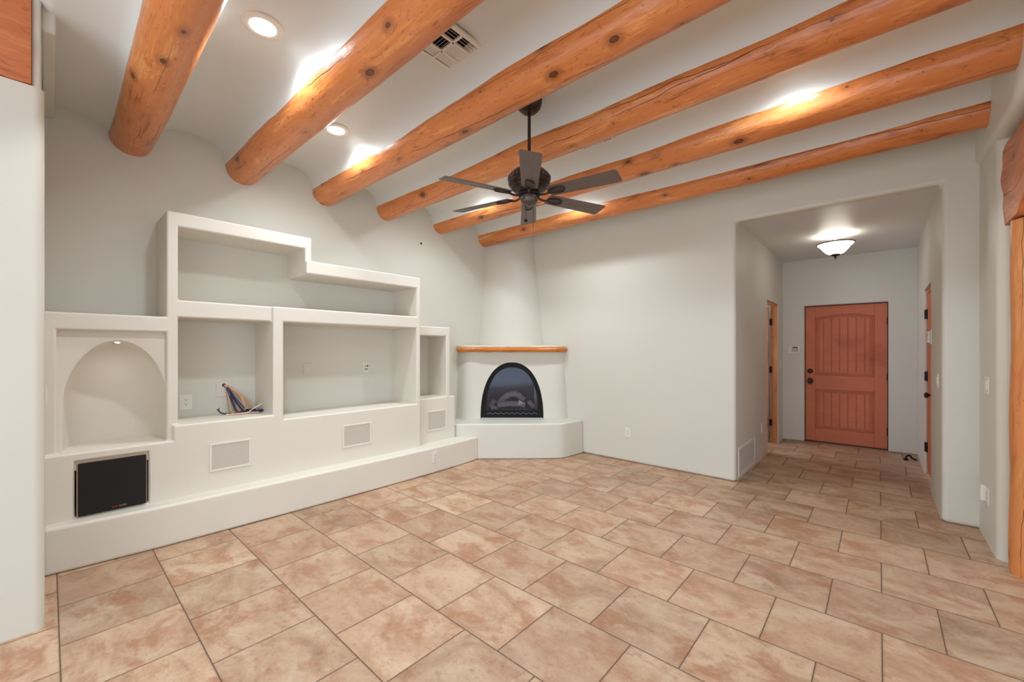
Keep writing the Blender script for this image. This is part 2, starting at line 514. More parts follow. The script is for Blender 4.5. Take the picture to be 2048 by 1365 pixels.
prism(bm, rpoly([(XR, YB + 0.05, 0), (XR, 4.145, 0.05), (1.3, 4.145, 0), (1.3, YB + 0.05, 0)]), 0, ZC)
struct('wall_right', bm, 'wall', 'short plaster wall jog with a rounded corner behind the log post', 'wall', smooth=40)

# upper wall over the timber beam at right
bm = NB()
secs = []
for y, zb, xf in ((YB + 0.02, 2.80, 0.556), (4.45, 2.785, 0.553), (4.15, 2.76, 0.551), (3.8, 2.735, 0.551), (3.4, 2.725, 0.552), (1.0, 2.72, 0.555), (-2.6, 2.72, 0.555)):
    pl_ = rpoly([(xf, ZC, 0), (xf, zb, 0.055), (0.95, zb, 0), (0.95, ZC, 0)], 6)
    secs.append([bm.verts.new((p.x, y, p.y)) for p in pl_])
for p, q in zip(secs, secs[1:]):
    for k in range(len(p)): bm.faces.new((p[k], p[(k + 1) % len(p)], q[(k + 1) % len(p)], q[k]))
bm.faces.new(secs[0]); bm.faces.new(secs[-1][::-1])
struct('trim_2', bm, 'wall', 'rounded plaster wall above the timber beam at the right', 'wall', smooth=50)

# hall end wall with a reveal round the front door
DX0, DX1, DZ = -0.846, 0.094, 2.045
bm = NB()
prism(bm, [(DX0, 0), (DX0, DZ), (DX1, DZ), (DX1, 0), (HR + 0.06, 0), (HR + 0.06, 2.8), (HL - 0.06, 2.8), (HL - 0.06, 0)], HB, HB + 0.2, 'y')
struct('wall_hall', bm, 'wall', 'plaster end wall of the entry hall around the front door', 'wall', bevel=0.014, seg=3)

# hall ceiling, side room and right room shells
bm = NB(); box(bm, HL - T, HR + T, YB + 0.02, HB + 0.2, 2.74, 2.85)
struct('ceiling_hall', bm, 'ceiling', 'flat plaster ceiling of the entry hall', 'ceiling')
bm = NB()
box(bm, -2.75, -2.65, 5.4, 7.7, 0, 2.6); box(bm, -2.75, HL - T, 7.62, 7.72, 0, 2.6); box(bm, -2.75, HL - T, 5.3, 5.4, 0, 2.6)
box(bm, -2.75, HL - T, 5.3, 7.7, 2.6, 2.7)
struct('wall_side_room', bm, 'wall', 'plaster shell of the side room off the hall', 'wall')
bm = NB()
box(bm, 1.28, 4.6, YB, YB + 0.1, 0, 2.75); box(bm, 4.6, 4.7, -2.6, YB + 0.1, 0, 0.25); box(bm, 4.6, 4.7, -2.6, YB + 0.1, 2.3, 2.75)
for yy in (-2.6, 0.9, 4.4): box(bm, 4.6, 4.7, yy, yy + 0.25, 0.25, 2.3)  # wide openings added in this unseen wall to admit ambient sky light
struct('wall_right_room', bm, 'wall', 'plaster walls of the room beyond the log post', 'wall')
bm = NB(); box(bm, 0.93, 4.7, -2.6, YB + 0.1, 2.74, 2.84)
struct('ceiling_right_room', bm, 'ceiling', 'plaster ceiling of the room beyond the log post', 'ceiling')

# ------------------------------------------------------------------ ceiling vaults between the beams
BEAMS = [  # yc, zc, r at the alcove wall, r at the right wall
    (0.425, 3.016, 0.128, 0.128), (1.18, 3.022, 0.135, 0.137), (1.925, 3.018, 0.126, 0.128),
    (2.645, 3.030, 0.122, 0.126), (3.435, 3.028, 0.114, 0.131), (4.25, 3.014, 0.113, 0.113)]
prof = []
prof.append((-2.6, 3.12)); prof.append((-0.02, 3.12))
def vault(y0, y1, zs, apex, n=16, half=None):
    pts = []
    for k in range(n + 1):
        s = -1 + 2 * k / n
        if half == 'r': s = k / n
        z = zs + (apex - zs) * max(0.0, 1 - abs(s) ** 2.5) ** (1 / 2.2)
        y = (y0 + y1) / 2 + (y1 - y0) / 2 * s if half is None else y0 + (y1 - y0) * s
        pts.append((y, z))
    return pts
zs0 = 3.012
prof += vault(0.0, BEAMS[0][0] - 0.118, zs0, 3.10, 12, 'r')
for a, b in zip(BEAMS, BEAMS[1:]):
    prof += vault(a[0] + a[2] * 0.97, b[0] - b[2] * 0.97, zs0, 3.205)
prof += vault(BEAMS[-1][0] + 0.10, YB + 0.05, zs0, 3.17, 12)
bm = NB()
XS = [XW - 0.02 + (0.62 - XW) * k / 24 for k in range(25)]
rows = [[bm.verts.new((x, y, z + 0.004 * noise.noise(Vector((x * 1.3, y * 3, 2.0))))) for (y, z) in prof] for x in XS]
for a, b in zip(rows, rows[1:]):
    for k in range(len(prof) - 1):
        bm.faces.new((a[k], b[k], b[k + 1], a[k + 1]))
o = struct('ceiling', bm, 'ceiling', 'plaster ceiling of shallow vaults between the log beams', 'ceiling', smooth=55)
if o.data.polygons[20].normal.z > 0:
    o.data.flip_normals()

# ------------------------------------------------------------------ log beams
def log_mesh(p0, p1, r0, r1, seed, na=96, nr=40, sag=0.0, cap=True, lump=0.035, taper=None):
    p0, p1 = Vector(p0), Vector(p1)
    t = (p1 - p0).normalized()
    s = Vector((0, 1, 0)) if abs(t.x) > 0.5 else Vector((1, 0, 0))
    u = t.cross(s)
    L = (p1 - p0).length
    bm = NB(); uvl = bm.loops.layers.uv.new('UVMap')
    rings = []
    for i in range(na + 1):
        f = i / na
        c = p0.lerp(p1, f) + s * 0.012 * noise.noise(Vector((f * 3, seed, 0))) + u * 0.008 * noise.noise(Vector((f * 3, seed, 5)))
        r = r0 + (r1 - r0) * f
        ring = []
        for k in range(nr + 1):
            th = 2 * math.pi * k / nr
            d = noise.noise(Vector((f * L * 1.6 + seed * 7, math.cos(th) * 1.1, math.sin(th) * 1.1))) * lump
            d += noise.noise(Vector((f * L * 7 + seed * 3, math.cos(th) * 3.0, math.sin(th) * 3.0))) * lump * 0.30
            rr = r * (1 + d)
            ring.append((c + (s * math.cos(th) + u * math.sin(th)) * rr, f * L, th * r))
        rings.append(ring)
    vs = [[bm.verts.new(q[0]) for q in ring[:-1]] for ring in rings]
    for i in range(na):
        for k in range(nr):
            k2 = (k + 1) % nr
            fc = bm.faces.new((vs[i][k], vs[i + 1][k], vs[i + 1][k2], vs[i][k2]))
            for lp, (a, b) in zip(fc.loops, ((i, k), (i + 1, k), (i + 1, k + 1), (i, k + 1))):
                lp[uvl].uv = rings[a][b][1:]
    if cap:
        bm.faces.new(vs[0]); bm.faces.new(vs[-1][::-1])
    return bm
blabels = [
    'thickest looking log ceiling beam at far left, nearest the wall end with the timber lintel',
    'second log ceiling beam from the left, between the two glowing recessed lights',
    'third log ceiling beam, between the square ceiling vent and the fan canopy',
    'fourth log ceiling beam, crossing just behind the fan down rod',
    'fifth log ceiling beam, with a large dark oval knot near its right end',
    'last log ceiling beam, nearest the hall and passing in front of the chimney']
for i, (yc, zc, r0, r1) in enumerate(BEAMS):
    bm = log_mesh((XW - 0.015, yc, zc), (0.60 if i < 4 else 0.575, yc, zc), r0, r1, i + 1.3)
    o = link('ceiling_beam', bm, 'log', smooth=50)
    tag(o, blabels[i], 'beam', 'peeled log beams across the ceiling')

# log post, timber beam and corbel at the right
bm = log_mesh((0.735, 3.995, 0), (0.735, 3.995, 2.185), 0.128, 0.118, 11.0, na=60, lump=0.05)
tag(link('log_post', bm, 'post', smooth=50), 'round peeled log post standing on the floor at the right edge', 'post')

def hewn(x0, x1, y0, y1, z0, z1, seed, amp=0.014, shape=None):
    """hewn timber running along y, with adze marks"""
    bm = NB(); uvl = bm.loops.layers.uv.new('UVMap')
    ny = max(8, int((y1 - y0) / 0.035)); na = 12; nb = 10
    sec = []
    for k in range(na): sec.append((x0, z0 + (z1 - z0) * k / na))
    for k in range(nb): sec.append((x0 + (x1 - x0) * k / nb, z1))
    for k in range(na): sec.append((x1, z1 - (z1 - z0) * k / na))
    for k in range(nb): sec.append((x1 - (x1 - x0) * k / nb, z0))
    n = len(sec); per = [0.0]
    for a, b in zip(sec, sec[1:] + sec[:1]): per.append(per[-1] + math.hypot(b[0] - a[0], b[1] - a[1]))
    rings = []
    for j in range(ny + 1):
        y = y0 + (y1 - y0) * j / ny
        ring = []
        for x, z in sec:
            d = noise.noise(Vector((x * 4 + seed, y * 7, z * 9))) * amp + noise.noise(Vector((x * 9 + seed, y * 26, z * 12))) * amp * 0.4
            cx, cz = (x0 + x1) / 2, (z0 + z1) / 2
            q = Vector((x - cx, 0, z - cz))
            # ease the arrises
            ex = abs(q.x) / ((x1 - x0) / 2); ez = abs(q.z) / ((z1 - z0) / 2)
            sh = 1 - 0.05 * max(0, ex + ez - 1.6)
            q = q * sh
            dd = q.normalized() * d
            X, Z = cx + q.x + dd.x, cz + q.z + dd.z
            if shape: X, Z = shape(X, y, Z)
            ring.append(bm.verts.new((X, y, Z)))
        rings.append(ring)
    for j in range(ny):
        for k in range(n):
            k2 = (k + 1) % n
            f = bm.faces.new((rings[j][k], rings[j + 1][k], rings[j + 1][k2], rings[j][k2]))
            for lp, (a, b) in zip(f.loops, ((j, k), (j + 1, k), (j + 1, k + 1), (j, k + 1))):
                lp[uvl].uv = ((y1 - y0) * a / ny, per[b])
    for rg in (rings[0], rings[-1][::-1]):
        f = bm.faces.new(rg)
        for lp in f.loops: lp[uvl].uv = (lp.vert.co.z, lp.vert.co.x)
    return bm
tag(link('header_beam', hewn(0.612, 0.86, -2.6, 3.28, 2.43, 2.728, 3.0), 'hewn', smooth=45),
    'rough hewn timber beam at the right edge, under the rounded plaster wall', 'beam')
def corb(x, y, z):
    low = max(0.0, (2.715 - z) / 0.52)
    up = 0.05 * max(0.0, min(1.0, (3.84 - y) / 0.03)) + 0.16 * max(0.0, min(1.0, (3.78 - y) / 0.4))
    end = max(0.0, min(1.0, (y - 4.05) / 0.10))
    return x + 0.012 * end * math.sin(math.pi * min(1.0, low * 1.1)) * (-1), z + up * low ** 2
tag(link('wooden_corbel', hewn(0.612, 0.860, 3.30, 4.15, 2.195, 2.715, 8.0, shape=corb), 'hewn', smooth=45),
    'carved timber corbel resting on top of the log post', 'corbel')
tag(link('timber_lintel', hewn(-3.335, -3.10, -2.6, -0.055, 2.68, 3.112, 5.0), 'hewn', smooth=45),
    'rough sawn timber lintel on the wall end in the upper left corner', 'beam')

# ------------------------------------------------------------------ built-in shelving
def heightfield(bm, ys, zs, depth, back):
    """plaster relief facing +x: depth(y, z) gives the front of each cell, None leaves it open to the wall"""
    ny, nz = len(ys) - 1, len(zs) - 1
    D = [[depth((ys[i] + ys[i + 1]) / 2, (zs[k] + zs[k + 1]) / 2) for k in range(nz)] for i in range(ny)]
    lv = sorted({back} | {d for r in D for d in r if d is not None})
    V = {}
    def vert(i, k, d):
        key = (i, k, round(d, 4))
        if key not in V: V[key] = bm.verts.new((d, ys[i], zs[k]))
        return V[key]
    g = lambda i, k: back if not (0 <= i < ny and 0 <= k < nz) or D[i][k] is None else D[i][k]
    for i in range(ny):
        for k in range(nz):
            if D[i][k] is not None:
                d = D[i][k]
                bm.faces.new((vert(i, k, d), vert(i + 1, k, d), vert(i + 1, k + 1, d), vert(i, k + 1, d)))
    for i in range(ny + 1):
        for k in range(nz):
            a, b = g(i - 1, k), g(i, k)
            lo, hi = min(a, b), max(a, b)
            ls = [x for x in lv if lo <= x <= hi]
            for p, q in zip(ls, ls[1:]):
                f = (vert(i, k, p), vert(i, k + 1, p), vert(i, k + 1, q), vert(i, k, q))
                bm.faces.new(f if a > b else f[::-1])
    for i in range(ny):
        for k in range(nz + 1):
            a, b = g(i, k - 1), g(i, k)
            lo, hi = min(a, b), max(a, b)
            ls = [x for x in lv if lo <= x <= hi]
            for p, q in zip(ls, ls[1:]):
                f = (vert(i, k, p), vert(i, k, q), vert(i + 1, k, q), vert(i + 1, k, p))
                bm.faces.new(f if a > b else f[::-1])

XF = -3.90
shelf = thing('built_in_shelving', (-3.9, 1.6, 0), 'stepped plaster media shelving built in along the left wall', 'shelving')
def in_(y, z, a, b, c, d): return a < y < b and c < z < d
ys = [-0.025, 0.036, 0.114, 0.474, 0.577, 0.612, 0.645, 1.278, 1.325, 1.363, 1.556, 1.615, 2.743, 2.797]
zs = [0.0, 0.297, 0.660, 0.716, 0.779, 0.826, 1.512, 1.626, 1.756, 2.074, 2.196, 2.302, 2.412]
bm = NB()
def fdq(y, z):
    F, Pd = XF, XF + 0.03
    if in_(y, z, 0.114, 0.474, 0.297, 0.660): return None          # speaker bay
    if y < 0.612 and z < 0.716: return Pd
    if 0.612 < y < 1.325 and z < 0.826: return Pd
    if 1.325 < y < 2.743 and z < 0.779: return Pd
    if y > 2.743 and z < 2.196: return Pd
    if y < 0.577 and 1.512 < z < 1.626: return F
    if y < 0.036 and z < 1.626: return F
    if 0.577 < y < 0.645: return F
    if 0.645 < y < 1.278 and 1.626 < z < 1.756: return F
    if 1.278 < y < 2.743 and 1.626 < z < 1.756: return Pd
    if 1.278 < y < 1.363 and z < 1.756: return Pd
    if 0.577 < y < 1.615 and z > 2.302: return F
    if y > 1.556 and 2.074 < z < 2.196: return Pd
    if 1.556 < y < 1.615 and z > 2.196: return F
    return None
heightfield(bm, ys, zs, fdq, XW)
rel(link('cubby_frame', bm, 'shelf', bevel=0.0145, seg=3), shelf)

# low side tower next to the fireplace
XE = -3.965
bm = NB()
def fde(y, z):
    if z < 0.812: return XE
    if y < 3.307 and z > 1.55: return XE
    if 3.245 < y < 3.307: return XE
    return None
heightfield(bm, [2.79, 3.245, 3.307, 3.388], [0, 0.812, 1.55, 1.661], fde, XW)
rel(link('side_tower', bm, 'shelf', bevel=0.014, seg=3), shelf)

# bench ledge along the foot
bm = NB()
front = [(-3.785, -0.025), (-3.765, 0.2), (-3.74, 0.5), (-3.725, 1.0), (-3.715, 1.6), (-3.713, 2.3), (-3.725, 2.9), (-3.752, 3.4), (-3.782, 3.612)]
prism(bm, [(x, y) for x, y in front] + [(-4.015, 3.402), (XW, 3.396), (XW, -0.025)], 0, 0.29)
rel(link('bench_ledge', bm, 'shelf', bevel=0.022, seg=3), shelf)

# arched niche with a curved, domed back
XP = XF - 0.045
NY, NH, NZS, NZT, NZ0, ND = 0.322, 0.261, 1.02, 1.443, 0.716, 0.33
def arch_pts(q=1.0, n=44):
    pts = [(NY - NH * q, NZ0)]
    for k in range(n + 1):
        c = -math.cos(math.pi * k / n)
        z = (NZT - NZS) * (1 - abs(c) ** 2.0) ** (1 / 1.85)
        pts.append((NY + NH * q * c, NZS + z * q))
    pts.append((NY + NH * q, NZ0))
    return pts
ndep = lambda q: ND * math.sqrt(max(0.0, 1 - q ** 3.6))
yl, yr, zt = 0.03, 0.60, 1.53
bm = NB()
QS = [1.03, 1.012, 1.0, 0.997, 0.99, 0.98, 0.965, 0.945, 0.92, 0.89, 0.85, 0.80, 0.74, 0.66, 0.56, 0.44, 0.30, 0.15, 0.0]
rings = []
for q in QS:
    d = 0.0 if q > 1.02 else (0.002 if q > 1.005 else 0.006 + ndep(min(1.0, q)))
    rings.append([bm.verts.new((XP - d, y, max(z, NZ0))) for y, z in arch_pts(q)])
for p, q in zip(rings, rings[1:]):
    for k in range(len(p) - 1): bm.faces.new((p[k], q[k], q[k + 1], p[k + 1]))
outer = []
for v_ in rings[0]:
    y, z = v_.co.y, v_.co.z
    outer.append(bm.verts.new((XP, yl + (yr - yl) * (y - (NY - NH * 1.03)) / (2.06 * NH), zt)))
fr = rings[0]
for k in range(1, len(fr) - 2): bm.faces.new((fr[k], fr[k + 1], outer[k + 1], outer[k]))
a_ = bm.verts.new((XP, yl, NZ0)); b_ = bm.verts.new((XP, yr, NZ0))
bm.faces.new((a_, fr[0], fr[1], outer[1])); bm.faces.new((fr[-1], b_, outer[-2], fr[-2]))
bmesh.ops.delete(bm, geom=[outer[0], outer[-1]], context='VERTS')
bmesh.ops.remove_doubles(bm, verts=bm.verts[:], dist=0.0002)
rel(link('arched_niche', bm, 'shelf', smooth=80), shelf)
bm = NB()
prism(bm, [(XF + 0.01, yl), (XF + 0.01, yr)] + [(XP - ndep(abs(math.cos(math.pi * k / 24))) - 0.016, NY + NH * math.cos(math.pi * k / 24)) for k in range(25)], 0.60, NZ0 + 0.001)
rel(link('niche_sill', bm, 'shelf'), shelf)

# puck lamps
def puck(loc, mat, label, tilt=0.0):
    t = thing('puck_light', loc, label, 'light')
    t.rotation_euler = (0, tilt, 0)
    bm = NB(); lathe(bm, [(0.036, 0.0), (0.036, -0.006), (0.030, -0.009), (0.026, -0.007), (0.026, 0.0)], 28)
    link('trim_ring', bm, 'bronze2' if mat == 'puck' else 'offwhite', t, smooth=40)
    bm = NB(); lathe(bm, [(0.026, -0.0035), (0.015, -0.008), (0, -0.009)], 28)
    link('lens', bm, mat, t, smooth=60)
    if mat == 'puck':
        l = bpy.data.lights.new('puck_beam', 'SPOT')
        l.energy = 0.75; l.color = (1.0, 0.98, 0.95); l.spot_size = R(125); l.spot_blend = 0.7; l.shadow_soft_size = 0.015
        o = bpy.data.objects.new('puck_beam', l); COL.objects.link(o); o.parent = t; o.location = (0, 0, -0.014); o.rotation_euler = (0, R(26), 0)
    return t
puck((-4.035, 0.328, 1.4425), 'puck', 'small lit puck light in the top of the arched niche', R(-14))
puck((-4.05, 2.905, 1.55), 'white', 'unlit puck light under the top of the narrow cubby by the fireplace')

# black speaker in the bench wall
sp = thing('subwoofer', (-3.88, 0.294, 0.30), 'black square speaker set in the shelf base, left end', 'speaker')
bm = NB(); box(bm, -4.25, -3.880, 0.122, 0.466, 0.300, 0.652); rel(link('cabinet', bm, 'tanwood', bevel=0.003), sp)
bm = NB(); box(bm, -3.880, -3.860, 0.128, 0.461, 0.304, 0.645); rel(link('grille', bm, 'cloth', bevel=0.006), sp)
lg = rel(bpy.data.objects.new('brand_badge', None), sp) if False else None
def text(name, s, size, mat, loc, rot, parent=None, ext=0.0008):
    c = bpy.data.curves.new(name, 'FONT'); c.body = s; c.size = size; c.extrude = ext; c.align_x = 'LEFT'; c.align_y = 'CENTER'
    tmp = bpy.data.objects.new(name, c); COL.objects.link(tmp)
    dg = bpy.context.evaluated_depsgraph_get()
    me = bpy.data.meshes.new_from_object(tmp.evaluated_get(dg))
    bpy.data.objects.remove(tmp)
    o = bpy.data.objects.new(name, me); COL.objects.link(o)
    me.materials.clear(); me.materials.append(M[mat])
    o.location = loc; o.rotation_euler = rot
    if parent is not None: rel(o, parent)
    return o
text('badge', 'polk', 0.017, 'red', (-3.8595, 0.287, 0.325), (R(90), 0, R(90)), sp)
text('badge', 'audio', 0.017, 'silver', (-3.8595, 0.3215, 0.325), (R(90), 0, R(90)), sp)

# in-wall speakers
def wall_speaker(y0, y1, z0, z1, x, label):
    t = thing('wall_speaker', (x, (y0 + y1) / 2, (z0 + z1) / 2), label, 'speaker', 'in-wall speakers of the shelving base')
    hy, hz = (y1 - y0) / 2, (z1 - z0) / 2
    bm = NB()
    f = 0.014
    box(bm, 0, 0.006, -hy, hy, -hz, -hz + f); box(bm, 0, 0.006, -hy, hy, hz - f, hz)
    box(bm, 0, 0.006, -hy, -hy + f, -hz + f, hz - f); box(bm, 0, 0.006, hy - f, hy, -hz + f, hz - f)
    link('frame', bm, 'white', t, bevel=0.002)
    bm = NB(); box(bm, -0.004, 0.003, -hy + f, hy - f, -hz + f, hz - f)
    link('grille', bm, 'grille', t)
wall_speaker(0.83, 1.112, 0.436, 0.654, XF + 0.03, 'rectangular speaker grille below the cubby with the loose cables')
wall_speaker(1.89, 2.19, 0.433, 0.651, XF + 0.03, 'rectangular speaker grille under the wide television cubby')
wall_speaker(2.955, 3.245, 0.422, 0.658, XE, 'rectangular speaker grille under the narrow cubby by the fireplace')

# ------------------------------------------------------------------ wall plates
# built facing +x; turned with rz
def plate(name, loc, rz, label, cat, kind='outlet', w=0.075, h=0.118, mat='white', group=None):
    t = thing(name, loc, label, cat, group, rz)
    bm = NB(); box(bm, 0, 0.006, -w / 2, w / 2, -h / 2, h / 2)
    link('cover_plate', bm, mat, t, bevel=0.0022)
    if kind == 'outlet':
        bm = NB(); box(bm, 0.005, 0.0085, -0.017, 0.017, -0.034, 0.034); link('receptacle', bm, 'white', t, bevel=0.001)
        bm = NB()
        for s in (-0.018, 0.018):
            box(bm, 0.0075, 0.0090, -0.0085, -0.0055, s, s + 0.010)
            box(bm, 0.0075, 0.0090, 0.0050, 0.0080, s + 0.001, s + 0.010)
            box(bm, 0.0075, 0.0090, -0.003, 0.003, s - 0.010, s - 0.0045)
        link('slots', bm, 'slot', t)
    elif kind == 'switch':
        bm = NB()
        for c in ([0] if w < 0.1 else [-0.023, 0.023]):
            box(bm, 0.005, 0.011, c - 0.0165, c + 0.0165, -0.033, 0.033)
        link('rocker', bm, 'white', t, bevel=0.002)
    elif kind == 'media':
        bm = NB(); box(bm, 0.005, 0.009, 0.008, 0.022, 0.010, 0.028); box(bm, 0.005, 0.009, -0.016, -0.008, 0.014, 0.024); link('port', bm, 'slot', t)
        bm = NB(); box(bm, 0.005, 0.009, -0.016, -0.003, -0.024, -0.010); box(bm, 0.005, 0.009, 0.002, 0.018, -0.024, -0.010); link('jack', bm, 'button', t)
    return t
plate('outlet', (XW, 0.766, 0.945), 0, 'double electrical outlet on the back of the cubby with the loose cables', 'outlet', w=0.088, h=0.13)
plate('blank_plate', (XW, 1.035, 1.035), 0, 'square blank wall plate the loose cables come out of', 'wall plate', 'blank', 0.12, 0.13, 'offwhite')
bm = NB(); lathe(bm, [(0.014, 0.0), (0.014, 0.0015), (0, 0.0015)], 20, mat=Matrix.Translation((XW + 0.006, 1.032, 1.072)) @ Matrix.Rotation(R(90), 4, 'Y'))
pl = [o for o in COL.objects if o.name.startswith('blank_plate')][0]
rel(link('cable_hole', bm, 'dark'), pl)
plate('outlet', (XW, 1.745, 1.188), 0, 'electrical outlet on the back of the wide television cubby', 'outlet', mat='offwhite')
plate('media_plate', (XW, 2.385, 1.184), 0, 'cable jack plate right of the outlet in the television cubby', 'wall plate', 'media')
plate('outlet', (-3.7265, 2.885, 0.181), R(3), 'electrical outlet low on the front of the bench ledge', 'outlet', h=0.125)
plate('outlet', (-2.322, YB, 0.362), R(-90), 'electrical outlet low on the plain back wall', 'outlet')
plate('outlet', (HL, 6.06, 0.385), 0, 'electrical outlet on the hall wall above the return air grille', 'outlet')
plate('light_switch', (HL, 7.40, 1.16), 0, 'light switch on the hall wall past the open side door', 'switch', 'switch')
plate('light_switch', (HR, 5.04, 1.12), R(180), 'light switch on the right hall wall near its front corner', 'switch', 'switch')
plate('light_switch', (XR, 4.455, 1.13), R(180), 'double rocker light switch on the wall jog by the log post', 'switch', 'switch', 0.125, 0.13)
plate('light_switch', (-3.62, -0.012, 1.115), R(90), 'light switch edge-on beside the arched niche, left wall end', 'switch', 'switch')
# plugged-in devices low on the jog
t = plate('outlet', (XR, 4.42, 0.345), R(180), 'electrical outlet low on the wall jog beside the plugged-in device', 'outlet', h=0.125)
t = thing('plug_in_device', (XR, 4.475, 0.35), 'white plug-in device low on the wall jog by the log post', 'device', None, R(180))
bm = NB(); box(bm, 0.0, 0.035, -0.03, 0.022, -0.055, 0.06); link('housing', bm, 'white', t, bevel=0.012, seg=3)
bm = NB(); box(bm, 0.0345, 0.0365, -0.012, 0.006, 0.02, 0.032); link('sensor_window', bm, 'offwhite', t)
# door chime / sensor on the right hall wall
t = thing('thermostat', (HR, 5.62, 1.505), 'small white rounded thermostat on the right hall wall by the door', 'thermostat', None, R(180))
bm = NB(); box(bm, 0.0, 0.012, -0.055, 0.055, -0.07, 0.07); link('base_plate', bm, 'white', t, bevel=0.005, seg=3)
bm = NB(); box(bm, 0.011, 0.032, -0.045, 0.045, -0.058, 0.058); link('cover', bm, 'white', t, bevel=0.010, seg=3)
bm = NB(); box(bm, 0.0318, 0.033, -0.022, 0.022, 0.006, 0.034); link('display', bm, 'button', t)
# alarm keypad
t = thing('alarm_keypad', (-0.975, HB, 1.382), 'white alarm keypad on the hall end wall left of the front door', 'keypad', None, R(-90))
bm = NB(); box(bm, 0, 0.025, -0.078, 0.078, -0.062, 0.062); link('housing', bm, 'white', t, bevel=0.008, seg=3)
bm = NB(); box(bm, 0.0245, 0.027, -0.015, 0.052, 0.026, 0.048); link('screen', bm, 'screen', t)
for r_ in range(4):
    for c_ in range(4):
        bm = NB(); box(bm, 0.0245, 0.0275, -0.024 + c_ * 0.022, -0.024 + c_ * 0.022 + 0.014, 0.010 - r_ * 0.014, 0.019 - r_ * 0.014)
        link('key', bm, 'button', t)
bm = NB(); lathe(bm, [(0.006, 0), (0.006, 0.003), (0, 0.003)], 14, mat=Matrix.Translation((0.0245, -0.052, -0.004)) @ Matrix.Rotation(R(90), 4, 'Y'))
link('status_light', bm, 'white', t)
# dark screw hole high on the alcove wall
bm = NB(); lathe(bm, [(0.013, 0), (0.012, 0.003), (0.006, 0.0035), (0, 0.001)], 16, mat=Matrix.Translation((XW, 3.137, 2.731)) @ Matrix.Rotation(R(90), 4, 'Y'))
tag(link('wall_anchor', bm, 'black'), 'tiny black anchor hole high on the alcove wall above the shelves', 'anchor')

# ------------------------------------------------------------------ loose cables
cb = thing('cable_bundle', (XW + 0.01, 1.032, 1.072), 'tangle of navy, black and peach cables spilling from the wall plate', 'cables')
rnd = random.Random(3)
SZ = 0.828
def cable(pts, r, mat):
    bm = NB(); tube(bm, catmull(pts, 7), r, 7)
    rel(link('cable', bm, mat, smooth=60), cb)
H0 = (XW + 0.004, 1.032, 1.072)
for k in range(5):
    y1 = 1.10 + 0.022 * k + rnd.uniform(-.01, .01); x1 = -4.21 + rnd.uniform(-.02, .03)
    cable([H0, (XW + 0.035, 1.045 + .004 * k, 1.045), (-4.25, 1.065 + 0.010 * k, 0.95), (x1, y1, SZ + 0.012), (x1 + .05, y1 + rnd.uniform(.0, .09), SZ + .006), (x1 + .03, y1 + rnd.uniform(.05, .16), SZ + .014), (x1 + .07, y1 + rnd.uniform(.02, .12), SZ + .008)], 0.0042, 'blackcable' if k % 3 == 2 else 'blue')
for k in range(9):
    y1 = 1.08 + 0.021 * k + rnd.uniform(-.016, .016); x1 = -4.235 + rnd.uniform(-.03, .02)
    cable([H0, (XW + 0.03, 1.045 + .006 * k, 1.052 - .002 * k), (-4.27 + rnd.uniform(-.02, .015), 1.05 + 0.018 * k + rnd.uniform(-.014, .014), 0.965 - .004 * abs(4 - k) + rnd.uniform(-.02, .02)), (x1, y1, SZ + 0.02), (x1 + .04, y1 + .02, SZ + .006), (x1 + .07, y1 - .05 + rnd.uniform(-.03, .05), SZ + .005)], 0.0052, 'peach')
for k in range(6):
    c = (-4.17 + rnd.uniform(-.02, .03), 1.25 + rnd.uniform(-.03, .03)); a0 = rnd.uniform(0, 6)
    cable([(c[0] + .045 * math.cos(a0 + j * .9) * (1 + .1 * k), c[1] + .075 * math.sin(a0 + j * .9) * (1 + .1 * k), SZ + 0.006 + 0.006 * k * (0.5 + 0.5 * math.sin(j * 1.3 + k))) for j in range(8)], 0.0045, 'blue')
cable([(-4.16, 1.20, SZ + .02), (-4.15, 1.12, SZ + .012), (-4.17, 1.05, SZ + .006), (-4.2, 0.99, SZ + .014), (-4.21, 0.955, SZ + .05)], 0.004, 'blackcable')
cable([(-4.14, 1.17, SZ + .01), (-4.14, 1.08, SZ + .006), (-4.16, 1.0, SZ + .007), (-4.19, 0.965, SZ + .03), (-4.2, 0.97, SZ + .06)], 0.0035, 'blue')
cable([(-4.13, 1.0, SZ + .005), (-4.11, 1.08, SZ + .006), (-4.12, 1.16, SZ + .009), (-4.14, 1.2, SZ + .03), (-4.15, 1.29, SZ + .075)], 0.0058, 'whitecable')
cable([(-4.12, 1.02, SZ + .005), (-4.10, 1.10, SZ + .005), (-4.11, 1.18, SZ + .006), (-4.10, 1.24, SZ + .005)], 0.0055, 'peach')
cable([(-4.15, 1.30, SZ + .01), (-4.14, 1.37, SZ + .012), (-4.15, 1.42, SZ + .010)] if False else [(-4.15, 1.16, SZ + .012), (-4.12, 1.2, SZ + .008), (-4.11, 1.25, SZ + .008)], 0.007, 'blue')

# ------------------------------------------------------------------ corner fireplace
fp = thing('corner_fireplace', (-3.8, 4.2, 0), 'white plaster corner fireplace with a tapering chimney and raised hearth', 'fireplace')
K = Vector((XW, YB))
FWD = Vector((-math.sin(0.727), math.cos(0.727)))     # the firebox faces back along this
RGT = Vector((math.cos(0.727), math.sin(0.727)))
